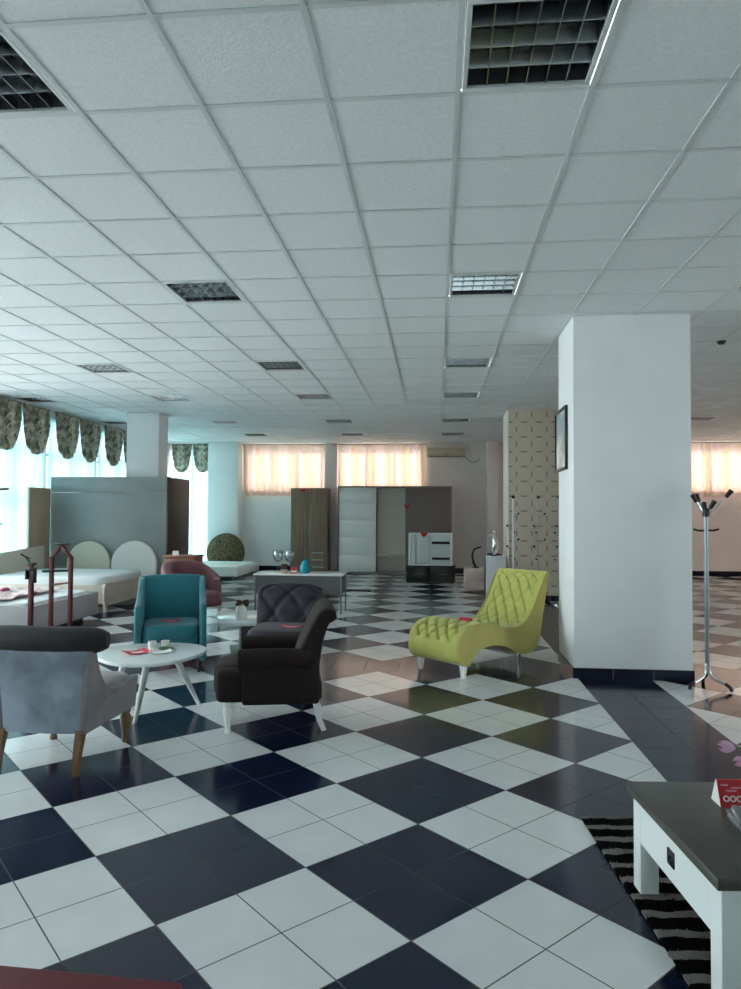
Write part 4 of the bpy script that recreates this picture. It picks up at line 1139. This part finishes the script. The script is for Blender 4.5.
t = thing('glass_bowl', 'scalloped cut glass bowl in front of the red tent card', 'bowl', (1.135, 2.585, .435))
rp = lambda a: .06 * math.cos(12 * a)
obj('bowl', MB().lathe([(0, .0), (.05, .0), (.075, .018), (.098, .045), (.108, .06), (.102, .06), (.09, .045), (.066, .02), (.04, .012), (0, .011)], 96, ripple=rp), M['clear'], t, 25)
t = thing('tulip_vase', 'vase of pink tulips at the right edge of coffee table', 'vase', (1.38, 2.95, .435))
obj('vase_body', MB().lathe([(0, 0), (.04, 0), (.05, .06), (.04, .13), (.045, .15), (.038, .15), (.034, .13), (0, .12)], 24), M['vase_white'], t)
def tulip(base, tip, r):
    base, tip = Vector(base), Vector(tip); P = catmull([base, base.lerp(tip, .5) + Vector((0, 0, .02)), tip], 12)
    st = obj('stem', MB().tube(P, .004, 8), M['leaf'], t)
    d = (P[-1] - P[-2]).normalized(); Q = d.to_track_quat('Z', 'Y').to_matrix().to_4x4(); Q.translation = tip
    b = MB()
    for k in range(6):
        a = k * PI / 3
        def fn(u, v, a=a):
            s = 2 * v - 1; rr = r * math.sin(PI * (.12 + .68 * u)) ; th = a + s * .62 * (1 - u ** 2.2)
            return Vector((rr * math.cos(th), rr * math.sin(th), u * r * 2.5 - .01 + .002 * (k % 2)))
        b.sheet(fn, 10, 6, .0015)
    obj('flower', MB()._merge(b.bm, Q), M['pinkpetal'], st, 70)
tulip((0, 0, .12), (-.193, .0, .185), .024); tulip((0, 0, .12), (.05, .03, .24), .02); tulip((0, 0, .12), (.02, -.05, .22), .02); tulip((0, 0, .12), (-.148, .0, .135), .02)
for p0, p1, w_ in (((0, 0, .12), (-.13, .01, .19), .012), ((0, 0, .12), (.06, -.03, .20), .014), ((0, 0, .12), (-.15, -.02, .16), .012)):
    leaf(p0, p1, w_, M['leaf'])

# red bench at the bottom left corner
t = thing('red_bench', 'red upholstered bench corner at the bottom left of photo', 'bench', (-.612, 1.69, 0), math.radians(-2))
obj('seat_pad', MB().box(-1.1, 0, -.42, 0, .30, .405, .012, 3), M['red_top'], t)
obj('bench_frame', MB().box(-1.07, -.03, -.40, -.02, .24, .30, .004), M['black'], t)
for x in (-1.05, -.08):
    for y in (-.38, -.07): obj('leg', MB().box(x, x + .04, y, y + .04, 0, .24, .003), M['black'], t)

# ------------------------------------------------------------------ coat stand beside the pillar
t = thing('coat_stand', 'chrome tripod coat stand with dark tipped arms by white pillar', 'coat stand', (2.44, 6.58, 0))
obj('pole', MB().bar((0, 0, .14), (0, 0, 1.60), .0185, seg=20), M['steel'], t)
for k, a in enumerate((205, 322, 80)):
    a = math.radians(a); c_, s_ = math.cos(a), math.sin(a)
    lg = obj('leg', MB().tube(catmull([(.012 * c_, .012 * s_, .22), (.03 * c_, .03 * s_, .12), (.10 * c_, .10 * s_, .075), (.17 * c_, .17 * s_, .05), (.20 * c_, .20 * s_, .015)], 22), .012, 10), M['chrome'], t)
    obj('rubber_tip', MB().tube([(.15 * c_, .15 * s_, .062), (.19 * c_, .19 * s_, .035), (.207 * c_, .207 * s_, .004)], .016, 10), M['black'], lg)
for k, (dx, dy, z) in enumerate(((-.125, -.03, 1.735), (.22, 0, 1.775), (-.04, .12, 1.74), (.05, -.06, 1.68), (.02, .10, 1.66))):
    ar = obj('arm', MB().tube([(0, 0, 1.56), (dx * .35, dy * .35, 1.60), (dx, dy, z)], .008, 8), M['chrome'], t)
    d = (Vector((dx, dy, z)) - Vector((dx * .35, dy * .35, 1.60))).normalized(); p = Vector((dx, dy, z))
    obj('tip', MB().tube([p - d * .07, p - d * .02, p + d * .005], lambda u: .018 + .006 * u, 10), M['black'], ar)
hk = MB()
for a in (0, PI):
    hk.tube(catmull([(0, 0, 1.42), (.06 * math.cos(a), 0, 1.415), (.11 * math.cos(a), 0, 1.43)], 8), .009, 8)
obj('lower_hooks', hk, M['black'], t)
obj('collar', MB().lathe([(.0, 1.54), (.03, 1.54), (.034, 1.58), (.028, 1.62), (0, 1.62)], 18), M['black'], t)

# picture on the pillar's left face
t = thing('picture_frame', 'black framed pale picture on the white pillar left face', 'picture', (1.312, 7.40, 2.01))
fw_, fh_ = .62, .645
fr = MB().box(-.028, -.001, -fw_ / 2, -fw_ / 2 + .035, 0, fh_, .003).box(-.028, -.001, fw_ / 2 - .035, fw_ / 2, 0, fh_, .003).box(-.028, -.001, -fw_ / 2 + .035, fw_ / 2 - .035, 0, .03, .003).box(-.028, -.001, -fw_ / 2 + .035, fw_ / 2 - .035, fh_ - .03, fh_, .003)
obj('frame', fr, M['black'], t)
obj('print', MB().box(-.014, -.004, -fw_ / 2 + .035, fw_ / 2 - .035, .03, fh_ - .03), M['art'], t)

# ------------------------------------------------------------------ daylight
sc = bpy.context.scene
wd = bpy.data.worlds.new('overcast_sky'); sc.world = wd; wd.use_nodes = True
bg = wd.node_tree.nodes['Background']; bg.inputs[0].default_value = (.97, .985, 1.0, 1); bg.inputs[1].default_value = 5.0
sun = bpy.data.lights.new('sun', 'SUN'); sun.energy = 6.5; sun.color = (1.0, .86, .76); sun.angle = math.radians(2)
so = bpy.data.objects.new('sun', sun); COL.objects.link(so)
so.rotation_euler = Vector((-.12, -1, -.62)).to_track_quat('-Z', 'Y').to_euler(); so.location = (2, 24, 8)

# ------------------------------------------------------------------ camera
cam = bpy.data.cameras.new('camera'); co = bpy.data.objects.new('camera', cam); COL.objects.link(co)
cam.sensor_fit = 'HORIZONTAL'; cam.sensor_width = 36; cam.lens = 696.47 * 36 / 741; cam.clip_start = .05; cam.clip_end = 100
r_ = Vector((0.99560731, 0.09349517, 0.00497304)); u_ = Vector((-0.00230275, -0.02864698, 0.99958694)); f_ = Vector((-0.09359901, 0.99520752, 0.02830584))
mw = Matrix((( r_.x, u_.x, -f_.x, 0), (r_.y, u_.y, -f_.y, 0), (r_.z, u_.z, -f_.z, 1.5495), (0, 0, 0, 1)))
co.matrix_world = mw
sc.camera = co
sc.view_settings.view_transform = 'Standard'; sc.view_settings.look = 'None'; sc.view_settings.gamma = 1; sc.view_settings.use_curve_mapping = False
sc.view_settings.exposure = 0.78
sc.cycles.use_denoising = True
sc.cycles.max_bounces = 10; sc.cycles.diffuse_bounces = 6; sc.cycles.transparent_max_bounces = 12; sc.cycles.glossy_bounces = 4
sc.cycles.sample_clamp_indirect = 6
